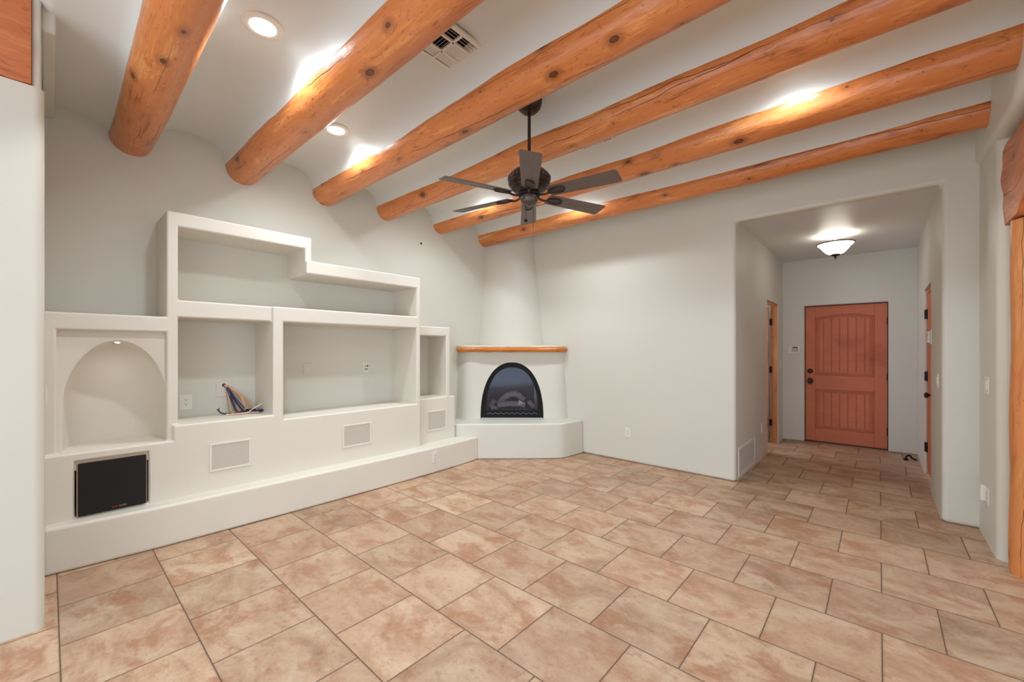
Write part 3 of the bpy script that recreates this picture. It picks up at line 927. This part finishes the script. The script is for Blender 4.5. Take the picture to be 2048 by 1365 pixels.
# hearth
hearth = [(XW - 0.0, 3.40), (-4.02, 3.405), (-3.80, 3.595), (-3.60, 3.775), (-3.40, 3.962), (-3.20, 4.150), (-3.07, 4.278)]
hp = catmull([(x, y, 0) for x, y in hearth], 5)
cr = [(-3.035, 4.318), (-3.012, 4.355), (-2.999, 4.40), (-2.980, 4.6), (-2.964, YB)]
bm = NB(); prism(bm, [(p.x, p.y) for p in hp] + cr + [(XW, YB)], 0, 0.447)
rel(link('hearth', bm, 'wall', bevel=0.020, seg=3), fp)
# body: loft of rounded plans
bodyA = [(-4.33, 3.715), (-4.21, 3.725), (-4.13, 3.80), (-4.06, 3.90), (-3.93, 4.06), (-3.77, 4.225), (-3.59, 4.355), (-3.41, 4.475), (-3.285, 4.575), (-3.225, 4.68), (-3.215, 4.77)]
bodyB = [(-4.33, 3.757), (-4.20, 3.77), (-4.12, 3.84), (-4.05, 3.94), (-3.93, 4.10), (-3.78, 4.265), (-3.62, 4.41), (-3.46, 4.535), (-3.35, 4.63), (-3.29, 4.70), (-3.275, 4.77)]
def loft(bm, A, B, zs, extra):
    A = [(p.x, p.y) for p in catmull([(x, y, 0) for x, y in A], 4)]; B = [(p.x, p.y) for p in catmull([(x, y, 0) for x, y in B], 4)]
    rings = []
    for f, z in zs:
        ring = [bm.verts.new((a[0] + (b[0] - a[0]) * f, a[1] + (b[1] - a[1]) * f, z)) for a, b in zip(A, B)]
        ring += [bm.verts.new((x, y, z)) for x, y in extra]
        rings.append(ring)
    n = len(rings[0])
    for p, q in zip(rings, rings[1:]):
        for k in range(n): bm.faces.new((p[k], p[(k + 1) % n], q[(k + 1) % n], q[k]))
    bm.faces.new(rings[0][::-1]); bm.faces.new(rings[-1])
bm = NB()
loft(bm, bodyA, bodyB, [(k / 10, 0.447 + (1.36 - 0.447) * k / 10) for k in range(11)], [(XW, YB)])
body = link('surround', bm, 'wall', smooth=45)
# firebox opening cut into the body
FC = Vector((-3.7705, 4.239))                       # centre of the opening on the front, plan
FWID, FH, FZ0 = 0.427, 0.768, 0.449
def farch(hw, h, z0, n=48):
    pts = []
    for k in range(n + 1):
        u = math.pi * k / n
        s = -math.cos(u)
        # hw = (1 - t^2)^(1/2.6)  ->  t from s
        t = max(0.0, 1 - abs(s) ** 2.2) ** (1 / 2.3)
        pts.append((s * hw, z0 + t * h))
    return pts
def fbox(bm, poly, d0, d1):
    a, b = [], []
    for s, z in poly:
        p = FC + RGT * s
        q0 = p + FWD * d0; q1 = p + FWD * d1
        a.append(bm.verts.new((q0.x, q0.y, z))); b.append(bm.verts.new((q1.x, q1.y, z)))
    n = len(a)
    bm.faces.new(a); bm.faces.new(b[::-1])
    for k in range(n): bm.faces.new((a[k], b[k], b[(k + 1) % n], a[(k + 1) % n]))
bm = NB(); fbox(bm, farch(FWID + 0.004, FH + 0.004, FZ0 - 0.01), -0.35, 0.44)
cut = link('cut', bm, 'soot')
md = body.modifiers.new('cut', 'BOOLEAN'); md.operation = 'DIFFERENCE'; md.object = cut; md.solver = 'EXACT'
bpy.context.view_layer.update()
dg = bpy.context.evaluated_depsgraph_get()
me = bpy.data.meshes.new_from_object(body.evaluated_get(dg))
body.modifiers.clear(); old = body.data; body.data = me; bpy.data.meshes.remove(old)
bpy.data.objects.remove(cut)
while len(me.materials) > 1: me.materials.pop(index=1)
for p in me.polygons: p.use_smooth = True; p.material_index = 0
me.set_sharp_from_angle(angle=R(45))
rel(body, fp)
# firebox liner
def fshell(bm, poly, d0, d1):
    a, b = [], []
    for s, z in poly:
        p = FC + RGT * s
        q0 = p + FWD * d0; q1 = p + FWD * d1
        a.append(bm.verts.new((q0.x, q0.y, z))); b.append(bm.verts.new((q1.x, q1.y, z)))
    n = len(a)
    bm.faces.new(b[::-1])
    for k in range(n): bm.faces.new((a[k], b[k], b[(k + 1) % n], a[(k + 1) % n]))
bm = NB(); fshell(bm, farch(FWID - 0.01, FH - 0.01, FZ0), 0.06, 0.42)
rel(link('firebox', bm, 'soot', smooth=40, recalc=False), fp)
# arched black door frame with its glass
bm = NB()
po, pi_ = farch(FWID, FH, FZ0), farch(FWID - 0.072, FH - 0.075 - 0.10, FZ0 + 0.10)
D0, D1 = 0.026, 0.058
def ringv(poly, d): return [bm.verts.new((*(FC + RGT * s + FWD * d), z)) for s, z in poly]
fo, fi, bo, bi = ringv(po, D0), ringv(pi_, D0 + 0.004), ringv(po, D1), ringv(pi_, D1)
n = len(fo)
for k in range(n):
    k2 = (k + 1) % n
    bm.faces.new((fo[k], fo[k2], fi[k2], fi[k])); bm.faces.new((fi[k], fi[k2], bi[k2], bi[k]))
    bm.faces.new((fo[k2], fo[k], bo[k], bo[k2])); bm.faces.new((bo[k], bi[k], bi[k2], bo[k2]))
door = rel(link('firebox_door', bm, 'black', smooth=35), fp)
bm = NB(); fbox(bm, farch(FWID - 0.066, FH - 0.168, FZ0 + 0.095), D0 + 0.016, D0 + 0.020)
g = link('glass_pane', bm, 'fireglass'); g.parent = door
bm = NB()
zz = []
for k in range(19):
    s = -0.345 + 0.69 * k / 18
    p = FC + RGT * s + FWD * (D0 - 0.001)
    zz.append((p.x, p.y, FZ0 + 0.058 + (0.010 if k % 2 else -0.010)))
tube(bm, zz, 0.0022, 6)
g = link('zigzag_trim', bm, 'silver'); g.parent = door
# mantel: plaster slab with a log edge
mf = [(-4.33, 3.735), (-4.27, 3.70), (-4.16, 3.72), (-4.02, 3.86), (-3.90, 4.00), (-3.75, 4.165), (-3.60, 4.30), (-3.44, 4.43), (-3.31, 4.545), (-3.25, 4.62), (-3.245, 4.77)]
mp = catmull([(x, y, 0) for x, y in mf], 4)
bm = NB(); prism(bm, [(p.x, p.y) for p in mp] + [(XW, YB)], 1.36, 1.446)
mant = rel(link('mantel_shelf', bm, 'shelf', bevel=0.008), fp)
bm = NB(); uvl = bm.loops.layers.uv.new('UVMap')
ep = catmull([(x, y, 1.388) for x, y in mf[1:-1]] + [(-3.240, 4.755, 1.388)], 8)
rings = []; L = 0
for i, p in enumerate(ep):
    tdir = (ep[min(i + 1, len(ep) - 1)] - ep[max(i - 1, 0)]).normalized()
    s = Vector((tdir.y, -tdir.x, 0)); u = Vector((0, 0, 1))
    if i: L += (p - ep[i - 1]).length
    f = min(1.0, min(i, len(ep) - 1 - i) / 2 + 0.72)
    ring = []
    for k in range(14):
        th = 2 * math.pi * k / 14
        r = 0.038 * f * (1 + 0.14 * noise.noise(Vector((L * 6, math.cos(th), math.sin(th)))))
        ring.append((bm.verts.new(p + s * math.cos(th) * r + u * math.sin(th) * r * 0.95), L, th * 0.038))
    rings.append(ring)
for a, b in zip(rings, rings[1:]):
    for k in range(14):
        k2 = (k + 1) % 14
        fc = bm.faces.new((a[k][0], b[k][0], b[k2][0], a[k2][0]))
        for lp, q in zip(fc.loops, (a[k], b[k], b[k2], a[k2])):
            lp[uvl].uv = (q[1], q[2] if not (k2 == 0 and q[2] == 0) else 2 * math.pi * 0.038)
bm.faces.new([q[0] for q in rings[0]]); bm.faces.new([q[0] for q in rings[-1]][::-1])
e = link('log_edging', bm, 'mantelwood', smooth=55); e.parent = mant
e['label'] = 'honey coloured log edging'
# tapering chimney: quarter cone in the corner
bm = NB()
rings = []
for z, ry, rx in ((1.44, 0.652, 0.700), (1.8, 0.605, 0.655), (2.2, 0.552, 0.604), (2.6, 0.500, 0.556), (2.9, 0.462, 0.518), (3.16, 0.435, 0.49)):
    ring = [bm.verts.new((XW, YB, z))]
    for k in range(25):
        th = math.pi / 2 * k / 24
        ring.append(bm.verts.new((XW + rx * math.sin(th), YB - ry * math.cos(th), z)))
    rings.append(ring)
n = len(rings[0])
for p, q in zip(rings, rings[1:]):
    for k in range(n): bm.faces.new((p[k], p[(k + 1) % n], q[(k + 1) % n], q[k]))
bm.faces.new(rings[0][::-1]); bm.faces.new(rings[-1])
rel(link('chimney', bm, 'wall', smooth=40), fp)

# gas logs and embers
def fpos(s, d, z): p = FC + RGT * s + FWD * d; return Vector((p.x, p.y, z))
lab = ['grey ceramic log lying across the front of the grate', 'thick grey ceramic log standing arched at the back', 'short grey ceramic log leaning at the left of the firebox', 'short grey ceramic log leaning at the right of the firebox', 'small grey ceramic chunk at the front left of the firebox']
specs = [[(-.20, .16, .60), (-.06, .15, .625), (.08, .15, .62), (.18, .16, .61)], [(-.20, .27, .60), (-.08, .26, .72), (.06, .26, .75), (.17, .27, .66)],
         [(-.32, .23, .575), (-.285, .22, .61), (-.255, .20, .66)], [(.235, .20, .66), (.27, .21, .61), (.31, .22, .575)], [(-.29, .13, .568), (-.25, .125, .57), (-.21, .10, .568)]]
for lb, sp_, rr in zip(lab, specs, (.038, .045, .034, .036, .026)):
    pts = catmull([fpos(*q) for q in sp_], 6)
    bm = NB(); tube(bm, pts, [rr * (1 + .38 * noise.noise(Vector((i * .8, rr * 90, 0)))) for i in range(len(pts))], 12)
    tag(link('gas_log', bm, 'ash', smooth=50), lb, 'log', 'ceramic logs in the firebox')
bm = NB()
for k in range(46):
    s = rnd.uniform(-.30, .30); d = rnd.uniform(.10, .25); z = 0.53
    bmesh.ops.create_icosphere(bm, subdivisions=1, radius=rnd.uniform(.014, .028), matrix=Matrix.Translation(fpos(s, d, z + rnd.uniform(-.01, .005) - abs(s) * .05)))
fbox(bm, [(-.33, .452), (.33, .452), (.33, .525), (-.33, .525)], .09, .34)
tag(link('ember_bed', bm, 'ash'), 'bed of grey ceramic embers under the logs', 'embers', kind='stuff')
bm = NB()
tr = [fpos(.085, .088, .605), fpos(.165, .088, .64), fpos(.095, .088, .685)]
vs = [bm.verts.new(q) for q in tr] + [bm.verts.new(q + Vector((FWD.x, FWD.y, 0)) * .004) for q in tr]
bm.faces.new(vs[:3]); bm.faces.new(vs[3:][::-1])
for k in range(3): bm.faces.new((vs[k], vs[k + 3], vs[(k + 1) % 3 + 3], vs[(k + 1) % 3]))
tag(link('paper_tag', bm, 'tag'), 'cream triangular paper tag on the logs behind the fire glass', 'tag')

# ------------------------------------------------------------------ recessed lights
def recessed(x, y, z, label, tilt=0.0):
    t = thing('recessed_light', (x, y, z), label, 'light', 'recessed lights in the ceiling')
    t.rotation_euler = (tilt, 0, 0)
    bm = NB(); lathe(bm, [(0.104, 0.012), (0.104, -0.004), (0.098, -0.010), (0.078, -0.013), (0.066, -0.008), (0.066, 0.012)], 40)
    link('trim_ring', bm, 'white', t, smooth=40)
    bm = NB(); lathe(bm, [(0.0665, -0.003), (0.050, -0.005), (0, -0.006)], 40)
    link('lens', bm, 'led', t, smooth=60)
    l = bpy.data.lights.new('downlight', 'SPOT')
    l.energy = LEDW; l.color = LEDC; l.spot_size = R(158); l.spot_blend = 1.0; l.shadow_soft_size = 0.055
    o = bpy.data.objects.new('downlight', l); COL.objects.link(o); o.parent = t; o.location = (0, 0, -0.016)
RL = [(-2.58, 0.80, 3.200, 'glowing recessed light nearest the left wall end, before the second beam'),
      (-3.345, 1.578, 3.200, 'glowing recessed light nearest the alcove wall, behind the second beam'),
      (-3.34, 3.045, 3.200, 'recessed light hidden behind the fourth beam, left of the fan'),
      (-2.58, 3.845, 3.200, 'recessed light hidden behind the fifth beam, in line with the fan hub'),
      (-0.42, 3.045, 3.200, 'recessed light hidden behind the fourth beam near the right wall'),
      (-0.55, 0.80, 3.200, 'unseen recessed light above the camera in the bay before the second beam')]  # last one is out of view, added as a light source
for x, y, z, lb in RL: recessed(x, y, z, lb)

# ------------------------------------------------------------------ ceiling vents
def louvre(bm, cx, cy, L, wdt, along, tilt, z=0.0):
    m = Matrix.Translation((cx, cy, z)) @ Matrix.Rotation(0 if along == 'x' else R(90), 4, 'Z') @ Matrix.Rotation(tilt, 4, 'X')
    box(bm, -L / 2, L / 2, -wdt / 2, wdt / 2, -0.0006, 0.0006, m)
def vent(loc, label):
    t = thing('ceiling_vent', loc, label, 'vent', 'square supply vents in the ceiling')
    S = 0.155
    bm = NB(); f = 0.026
    box(bm, -S, S, -S, -S + f, -0.008, 0.01); box(bm, -S, S, S - f, S, -0.008, 0.01)
    box(bm, -S, -S + f, -S + f, S - f, -0.008, 0.01); box(bm, S - f, S, -S + f, S - f, -0.008, 0.01)
    for x in (-0.052, 0.052): box(bm, x - 0.007, x + 0.007, -S + f, S - f, -0.008, 0.004)
    box(bm, -S + f, S - f, -0.008, 0.008, -0.008, 0.004)
    link('frame', bm, 'white', t, bevel=0.002)
    bm = NB(); box(bm, -S + .01, S - .01, -S + .01, S - .01, 0.012, 0.02); link('duct_backing', bm, 'dark', t)
    bm = NB()
    for gy in (-0.068, 0.068):
        for k in range(3):
            louvre(bm, 0.064 + 0.023 * k, gy, 0.118, 0.019, 'y', R(52))
            louvre(bm, -0.064 - 0.023 * k, gy, 0.118, 0.023, 'y', R(-30))
        for k in range(6):
            louvre(bm, 0, gy - 0.05 + 0.020 * k, 0.088, 0.017, 'x', R(52) if gy < 0 else R(-40))
    link('louvres', bm, 'white', t)
vent((-1.915, 1.575, 3.186), 'square white ceiling vent behind the second beam')
vent((-1.83, 3.06, 3.186), 'ceiling vent mostly hidden by the fourth beam, right of the fan rod')

# return air grille low in the hall
t = thing('return_air_grille', (HL, 5.265, 0.185), 'white louvred return air grille low on the left hall wall', 'vent')
bm = NB(); hy, hz, f = 0.385, 0.155, 0.022
box(bm, 0, 0.008, -hy, hy, -hz, -hz + f); box(bm, 0, 0.008, -hy, hy, hz - f, hz); box(bm, 0, 0.008, -hy, -hy + f, -hz + f, hz - f); box(bm, 0, 0.008, hy - f, hy, -hz + f, hz - f)
link('frame', bm, 'white', t, bevel=0.002)
bm = NB(); box(bm, 0.0005, 0.0015, -hy + f, hy - f, -hz + f, hz - f); link('backing', bm, 'slot', t)
bm = NB()
for k in range(22):
    z = -hz + f + 0.006 + k * 0.0121
    box(bm, -0.0030, 0.0030, -hy + f, hy - f, -0.0008, 0.0008, Matrix.Translation((0.005, 0, z)) @ Matrix.Rotation(R(62), 4, 'Y'))
link('louvres', bm, 'white', t)

# ------------------------------------------------------------------ ceiling fan
FX, FY = -1.868, 2.285
fan = thing('ceiling_fan', (FX, FY, 2.415), 'dark bronze six-blade ceiling fan on a long down rod', 'fan')
def fl(name, prof, mat, n=40):
    bm = NB(); lathe(bm, prof, n, (FX, FY, 0)); return rel(link(name, bm, mat, smooth=35), fan)
fl('canopy', [(0.092, 3.21), (0.092, 3.145), (0.080, 3.11), (0.050, 3.080), (0.025, 3.072), (0, 3.072)], 'bronze')
fl('down_rod', [(0.0115, 3.09), (0.0115, 2.66)], 'bronze', 16)
fl('rod_coupling', [(0.0, 2.75), (0.022, 2.748), (0.026, 2.70), (0.034, 2.675), (0.034, 2.66), (0, 2.66)], 'bronze', 24)
fl('motor_housing', [(0.03, 2.672), (0.075, 2.668), (0.118, 2.652), (0.140, 2.63), (0.143, 2.624), (0.150, 2.618), (0.151, 2.590), (0.146, 2.584), (0.146, 2.574), (0.150, 2.568), (0.143, 2.556), (0.130, 2.545), (0.128, 2.536), (0.118, 2.526), (0.098, 2.514), (0.078, 2.506), (0.06, 2.500), (0, 2.5)], 'bronze', 48)
bm = NB()
for k in range(30):
    th = 2 * math.pi * k / 30
    m = Matrix.Translation((FX, FY, 0)) @ Matrix.Rotation(th, 4, 'Z')
    box(bm, 0.1495, 0.1535, -0.007, 0.007, 2.594, 2.613, m)
mo = [o for o in fan.children if o.name.startswith('motor')][0]
g = link('vent_ribs', bm, 'bronze2'); g.parent = mo
fl('flywheel', [(0.0, 2.502), (0.075, 2.502), (0.078, 2.492), (0.075, 2.482), (0, 2.482)], 'black')
fl('switch_housing', [(0.0, 2.484), (0.058, 2.484), (0.062, 2.474), (0.062, 2.452), (0.058, 2.444), (0.058, 2.440), (0.050, 2.428), (0.034, 2.420), (0.014, 2.417), (0.010, 2.412), (0, 2.411)], 'bronze2')
def pull(dx, dy, z1, fob):
    bm = NB(); tube(bm, [(FX + dx, FY + dy, 2.43), (FX + dx, FY + dy, z1)], 0.0014, 6)
    g = rel(link('pull_chain', bm, 'hinge'), fan)
    if fob:
        bm = NB(); lathe(bm, [(0.0, 0.016), (0.006, 0.012), (0.013, 0.006), (0.013, 0), (0.006, -0.008), (0, -0.010)], 16, (FX + dx, FY + dy, z1))
        h = link('pull_fob', bm, 'black', smooth=40); h.parent = g
pull(-0.018, -0.016, 2.305, True)
pull(0.022, 0.018, 2.25, False)
def blade_mesh():
    bm = NB()
    r0, r1 = 0.165, 0.655
    up, dn = [], []
    for k in range(21):
        f = k / 20
        hw = 0.056 + 0.012 * f
        up.append((r0 + (r1 - 0.02 - r0) * f, hw))
    tip = [(r1 - 0.02 + 0.02 * math.sin(a), (0.068 - 0.018) + 0.018 * math.cos(a)) for a in [math.pi / 2 * k / 5 for k in range(1, 6)]]
    half = up + tip
    root = [(r0 - 0.012, 0.040)]
    poly = root + half + [(x, -y) for x, y in reversed(half)] + [(x, -y) for x, y in reversed(root)]
    prism(bm, poly, -0.003, 0.003)
    return bm
def iron_mesh():
    bm = NB()
    # teardrop loop under the blade and the arm from the flywheel
    loop = []
    for k in range(25):
        a = 2 * math.pi * k / 24
        loop.append((0.212 + 0.062 * math.cos(a), 0.037 * math.sin(a) * (0.75 + 0.25 * math.cos(a)), -0.009))
    tube(bm, loop, 0.0055, 8, False)
    prism(bm, [(0.212 + 0.060 * math.cos(2 * math.pi * k / 24), 0.036 * math.sin(2 * math.pi * k / 24)) for k in range(24)], -0.009, -0.004)
    tube(bm, catmull([(0.068, 0, -0.002), (0.10, 0.0, -0.014), (0.13, 0, -0.016), (0.16, 0, -0.010)], 5), [0.0075] * 16, 10)
    return bm
b0 = link('fan_blade', blade_mesh(), 'blade', bevel=0.0015)
i0 = link('blade_iron', iron_mesh(), 'bronze', smooth=45)
for k in range(6):
    a = R(-50 + 60 * k)
    b = b0 if k == 0 else b0.copy()
    i_ = i0 if k == 0 else i0.copy()
    if k: COL.objects.link(b); COL.objects.link(i_)
    for q in (b, i_):
        q.parent = fan
        q.matrix_local = Matrix.Translation((0, 0, 2.486 - 2.415)) @ Matrix.Rotation(a, 4, 'Z') @ Matrix.Rotation(R(-12), 4, 'X')
    i_.parent = b
    i_.matrix_local = Matrix.Identity(4)

# ------------------------------------------------------------------ hall lamp
LX, LY = -0.385, 6.17
hl = thing('hall_ceiling_lamp', (LX, LY, 2.46), 'semi-flush glass bowl lamp glowing on the entry hall ceiling', 'lamp')
def hlp(name, prof, mat, n=48):
    bm = NB(); lathe(bm, prof, n, (LX, LY, 0)); return rel(link(name, bm, mat, smooth=40), hl)
hlp('canopy', [(0.0, 2.742), (0.068, 2.742), (0.068, 2.732), (0.050, 2.722), (0.018, 2.716), (0, 2.716)], 'white')
hlp('stem', [(0.011, 2.72), (0.011, 2.50)], 'white', 16)
bm = NB()
outp = [(0.177, 2.634), (0.1643, 2.62), (0.1422, 2.598), (0.1217, 2.57), (0.1027, 2.545), (0.079, 2.524), (0.0474, 2.511), (0.012, 2.508)]
inp = [(0.012, 2.513), (0.0474, 2.516), (0.0774, 2.529), (0.1003, 2.55), (0.1193, 2.575), (0.1398, 2.603), (0.162, 2.624), (0.1738, 2.635)]
lathe(bm, outp + inp, 48, (LX, LY, 0))
bm2 = bm
rel(link('glass_bowl', bm2, 'lampglass', smooth=60), hl)
bm = NB(); tube(bm, [(LX + 0.176 * math.cos(2 * math.pi * k / 48), LY + 0.176 * math.sin(2 * math.pi * k / 48), 2.636) for k in range(49)], 0.0075, 8, False)
rel(link('rim_ring', bm, 'bronze', smooth=60), hl)
hlp('finial', [(0.0, 2.512), (0.046, 2.511), (0.046, 2.503), (0.030, 2.492), (0.012, 2.484), (0.010, 2.474), (0.013, 2.468), (0.008, 2.460), (0, 2.459)], 'bronze', 28)
for s in (-1, 1):
    bm = NB(); bmesh.ops.create_uvsphere(bm, u_segments=16, v_segments=10, radius=0.026, matrix=Matrix.Translation((LX + s * 0.06, LY + 0.01, 2.585)))
    rel(link('light_bulb', bm, 'bulb', smooth=60), hl)

# ------------------------------------------------------------------ doors
def hinge(parent, loc, w=0.028, h=0.095, d=0.012, rz=0.0):
    bm = NB()
    m = Matrix.Translation(loc) @ Matrix.Rotation(rz, 4, 'Z')
    box(bm, -w / 2, w / 2, -d / 2, d / 2, -h / 2, h / 2, m)
    lathe(bm, [(0.008, -h / 2 - 0.004), (0.008, h / 2 + 0.004)], 12, mat=m @ Matrix.Translation((0, -d / 2 - 0.003, 0)))
    return rel(link('hinge', bm, 'hinge'), parent)
def knob(parent, loc, axis, name='door_knob', mat='bronze'):
    """round knob with rose, pointing along axis"""
    q = Vector((0, 0, 1)).rotation_difference(Vector(axis)).to_matrix().to_4x4()
    bm = NB(); lathe(bm, [(0.032, 0), (0.032, 0.006), (0.024, 0.010), (0.011, 0.014), (0.010, 0.030), (0.020, 0.036), (0.028, 0.048), (0.027, 0.060), (0.016, 0.068), (0, 0.069)], 28, mat=Matrix.Translation(loc) @ q)
    return rel(link(name, bm, mat, smooth=40), parent)

FDY = 7.70
fd = thing('door_1', (-0.376, FDY, 0), 'red-brown stained front door with arched plank panel at the end of the hall', 'door')
fd['kind'] = 'structure'
x0, x1 = -0.838, 0.084
bm = NB()
gm = Matrix.Identity(4)
box(bm, x0, x1, FDY + 0.018, FDY + 0.05, 0.012, 2.036)                   # core
px0, px1 = -0.722, -0.048
box(bm, x0, px0, FDY, FDY + 0.02, 0.012, 2.036); box(bm, px1, x1, FDY, FDY + 0.02, 0.012, 2.036)
box(bm, px0, px1, FDY, FDY + 0.02, 0.012, 0.205); box(bm, px0, px1, FDY, FDY + 0.02, 0.792, 1.003)
def archz(x, lo, hi): s = (x - (px0 + px1) / 2) / ((px1 - px0) / 2); return lo + (hi - lo) * (1 - s * s)
top = [(px0 + (px1 - px0) * k / 16, archz(px0 + (px1 - px0) * k / 16, 1.862, 1.908)) for k in range(17)]
prism(bm, top + [(px1, 2.036), (px0, 2.036)], FDY, FDY + 0.02, 'y')
# raised moulding inside each panel and the planks
for za, zb, arch in ((0.205, 0.792, False), (1.003, 1.862, True)):
    for off, dep, wd in ((0.004, 0.006, 0.012), (0.022, 0.004, 0.008)):
        box(bm, px0 + off, px0 + off + wd, FDY + dep, FDY + 0.02, za + off, zb - (off if not arch else -0.0))
        box(bm, px1 - off - wd, px1 - off, FDY + dep, FDY + 0.02, za + off, zb - (off if not arch else 0.0))
        box(bm, px0 + off, px1 - off, FDY + dep, FDY + 0.02, za + off, za + off + wd)
        if arch:
            ptsb = [(x, z - off) for x, z in top if px0 + off <= x <= px1 - off]
            prism(bm, ptsb + [(x, z - wd) for x, z in reversed(ptsb)], FDY + dep, FDY + 0.02, 'y')
        else:
            box(bm, px0 + off, px1 - off, FDY + dep, FDY + 0.02, zb - off - wd, zb - off)
    ix0, ix1 = px0 + 0.046, px1 - 0.046
    n = 7
    ws = [0.6, 1, 1, 1, 1, 1, 0.6]; tot = sum(ws); xx = ix0
    for q in ws:
        xe = xx + (ix1 - ix0) * q / tot
        a, b = xx + 0.004, xe - 0.004
        if arch:
            prism(bm, [(a, za + 0.046), (b, za + 0.046), (b, archz(b, 1.862, 1.908) - 0.046), (a, archz(a, 1.862, 1.908) - 0.046)], FDY + 0.006, FDY + 0.02, 'y')
        else:
            box(bm, a, b, FDY + 0.006, FDY + 0.02, za + 0.046, zb - 0.046)
        xx = xe
for vtx in bm.verts: vtx.co = Vector((vtx.co.z, vtx.co.y - FDY, -vtx.co.x))   # local x runs up the door, so the grain does
leaf = link('door_leaf', bm, 'doorwood', bevel=0.003)
leaf.parent = fd
leaf.matrix_local = Matrix.Translation((0.376, 0, 0)) @ Matrix(((0, 0, -1, 0), (0, 1, 0, 0), (1, 0, 0, 0), (0, 0, 0, 1)))
# the remap above swaps axes: x' = z, z' = -x
knob_axis = (0, -1, 0)
bm = NB(); lathe(bm, [(0.036, 0), (0.036, 0.008), (0.028, 0.013), (0.022, 0.014), (0.018, 0.022), (0.010, 0.024), (0, 0.024)], 28, mat=Matrix.Translation((-0.782, FDY, 1.062)) @ Matrix.Rotation(R(90), 4, 'X'))
rel(link('deadbolt', bm, 'bronze', smooth=35), fd)
bm = NB()
prism(bm, rpoly([(-0.036, -0.052, 0.028), (0.036, -0.052, 0.028), (0.036, 0.052, 0.028), (-0.036, 0.052, 0.028)]), -0.010, 0.0, 'y')
lathe(bm, [(0.012, 0.0), (0.012, 0.022), (0.026, 0.030), (0.032, 0.044), (0.028, 0.058), (0.012, 0.066), (0, 0.066)], 24, mat=Matrix.Rotation(R(90), 4, 'X'))
for vtx in bm.verts: vtx.co += Vector((-0.782, FDY, 0.912))
rel(link('door_knob', bm, 'bronze', smooth=35), fd)
for z in (1.785, 1.01, 0.255): hinge(fd, (0.089, FDY - 0.002, z), 0.02, 0.10)
bm = NB(); box(bm, DX0, DX1, FDY - 0.03, FDY + 0.1, 0, 0.012); rel(link('threshold', bm, 'bronze'), fd)
bm = NB()
box(bm, DX0, x0 - 0.001, FDY + 0.004, FDY + 0.1, 0.012, DZ); box(bm, x1 + 0.001, DX1, FDY + 0.004, FDY + 0.1, 0.012, DZ); box(bm, DX0, DX1, FDY + 0.004, FDY + 0.1, 2.038, DZ)
rel(link('dark_gap_fill', bm, 'dark'), fd)  # near-black filler stands in for the shade in the gap round the leaf

# side door of the hall, standing open into the side room
d2 = thing('door_2', (HL - 0.06, 7.18, 0), 'knotty wood side door standing open off the left of the hall', 'door')
d2['kind'] = 'structure'
bm = NB(); box(bm, HL - 0.086, HL - 0.010, 7.176, 7.20, 0, 2.056); box(bm, HL - 0.086, HL - 0.010, 6.42, 7.20, 2.034, 2.056); box(bm, HL - 0.086, HL - 0.010, 6.42, 6.44, 0, 2.04)
rel(link('door_jamb', bm, 'jamb', bevel=0.002), d2)
bm = NB(); box(bm, -0.80, -0.012, -0.019, 0.019, 0.01, 2.022, Matrix.Translation((HL - 0.100, 7.150, 0)) @ Matrix.Rotation(R(3), 4, 'Z'))
rel(link('door_leaf', bm, 'jamb', bevel=0.003), d2)
for z in (1.80, 1.09, 0.30): hinge(d2, (HL - 0.088, 7.171, z), 0.034, 0.095)
# right hall door, closed in its reveal
d3 = thing('door_3', (0.43, 6.14, 0), 'narrow glimpse of a closed wooden door in the right hall wall', 'door')
d3['kind'] = 'structure'
bm = NB(); box(bm, 0.404, 0.44, 5.765, 6.515, 0.04, 2.0); rel(link('door_leaf', bm, 'doorwood', bevel=0.002), d3)
bm = NB(); box(bm, 0.400, 0.47, 5.74, 5.764, 0, 2.05); box(bm, 0.400, 0.47, 6.516, 6.54, 0, 2.05); box(bm, 0.400, 0.47, 5.74, 6.54, 2.003, 2.05)
rel(link('door_jamb', bm, 'jamb', bevel=0.002), d3)
for z in (1.78, 1.09, 0.30): hinge(d3, (0.396, 6.520, z), 0.034, 0.10, 0.03)
knob(d3, (0.404, 5.83, 0.93), (-1, 0, 0))

# door stop left lying on the hall floor
ds = thing('door_stop', (0.252, 7.145, 0), 'small black door stop lying on the tiles at the end of the hall', 'door stop', None, R(15))
bm = NB(); lathe(bm, [(0.022, 0.0), (0.022, 0.018), (0.014, 0.024), (0, 0.024)], 20); link('foot', bm, 'black', ds, smooth=40)
bm = NB(); tube(bm, catmull([(0, 0, 0.02), (0.005, 0.0, 0.05), (0.035, 0, 0.062), (0.06, 0, 0.03), (0.10, 0, 0.012)], 6), 0.010, 10); link('arm', bm, 'black', ds, smooth=50)
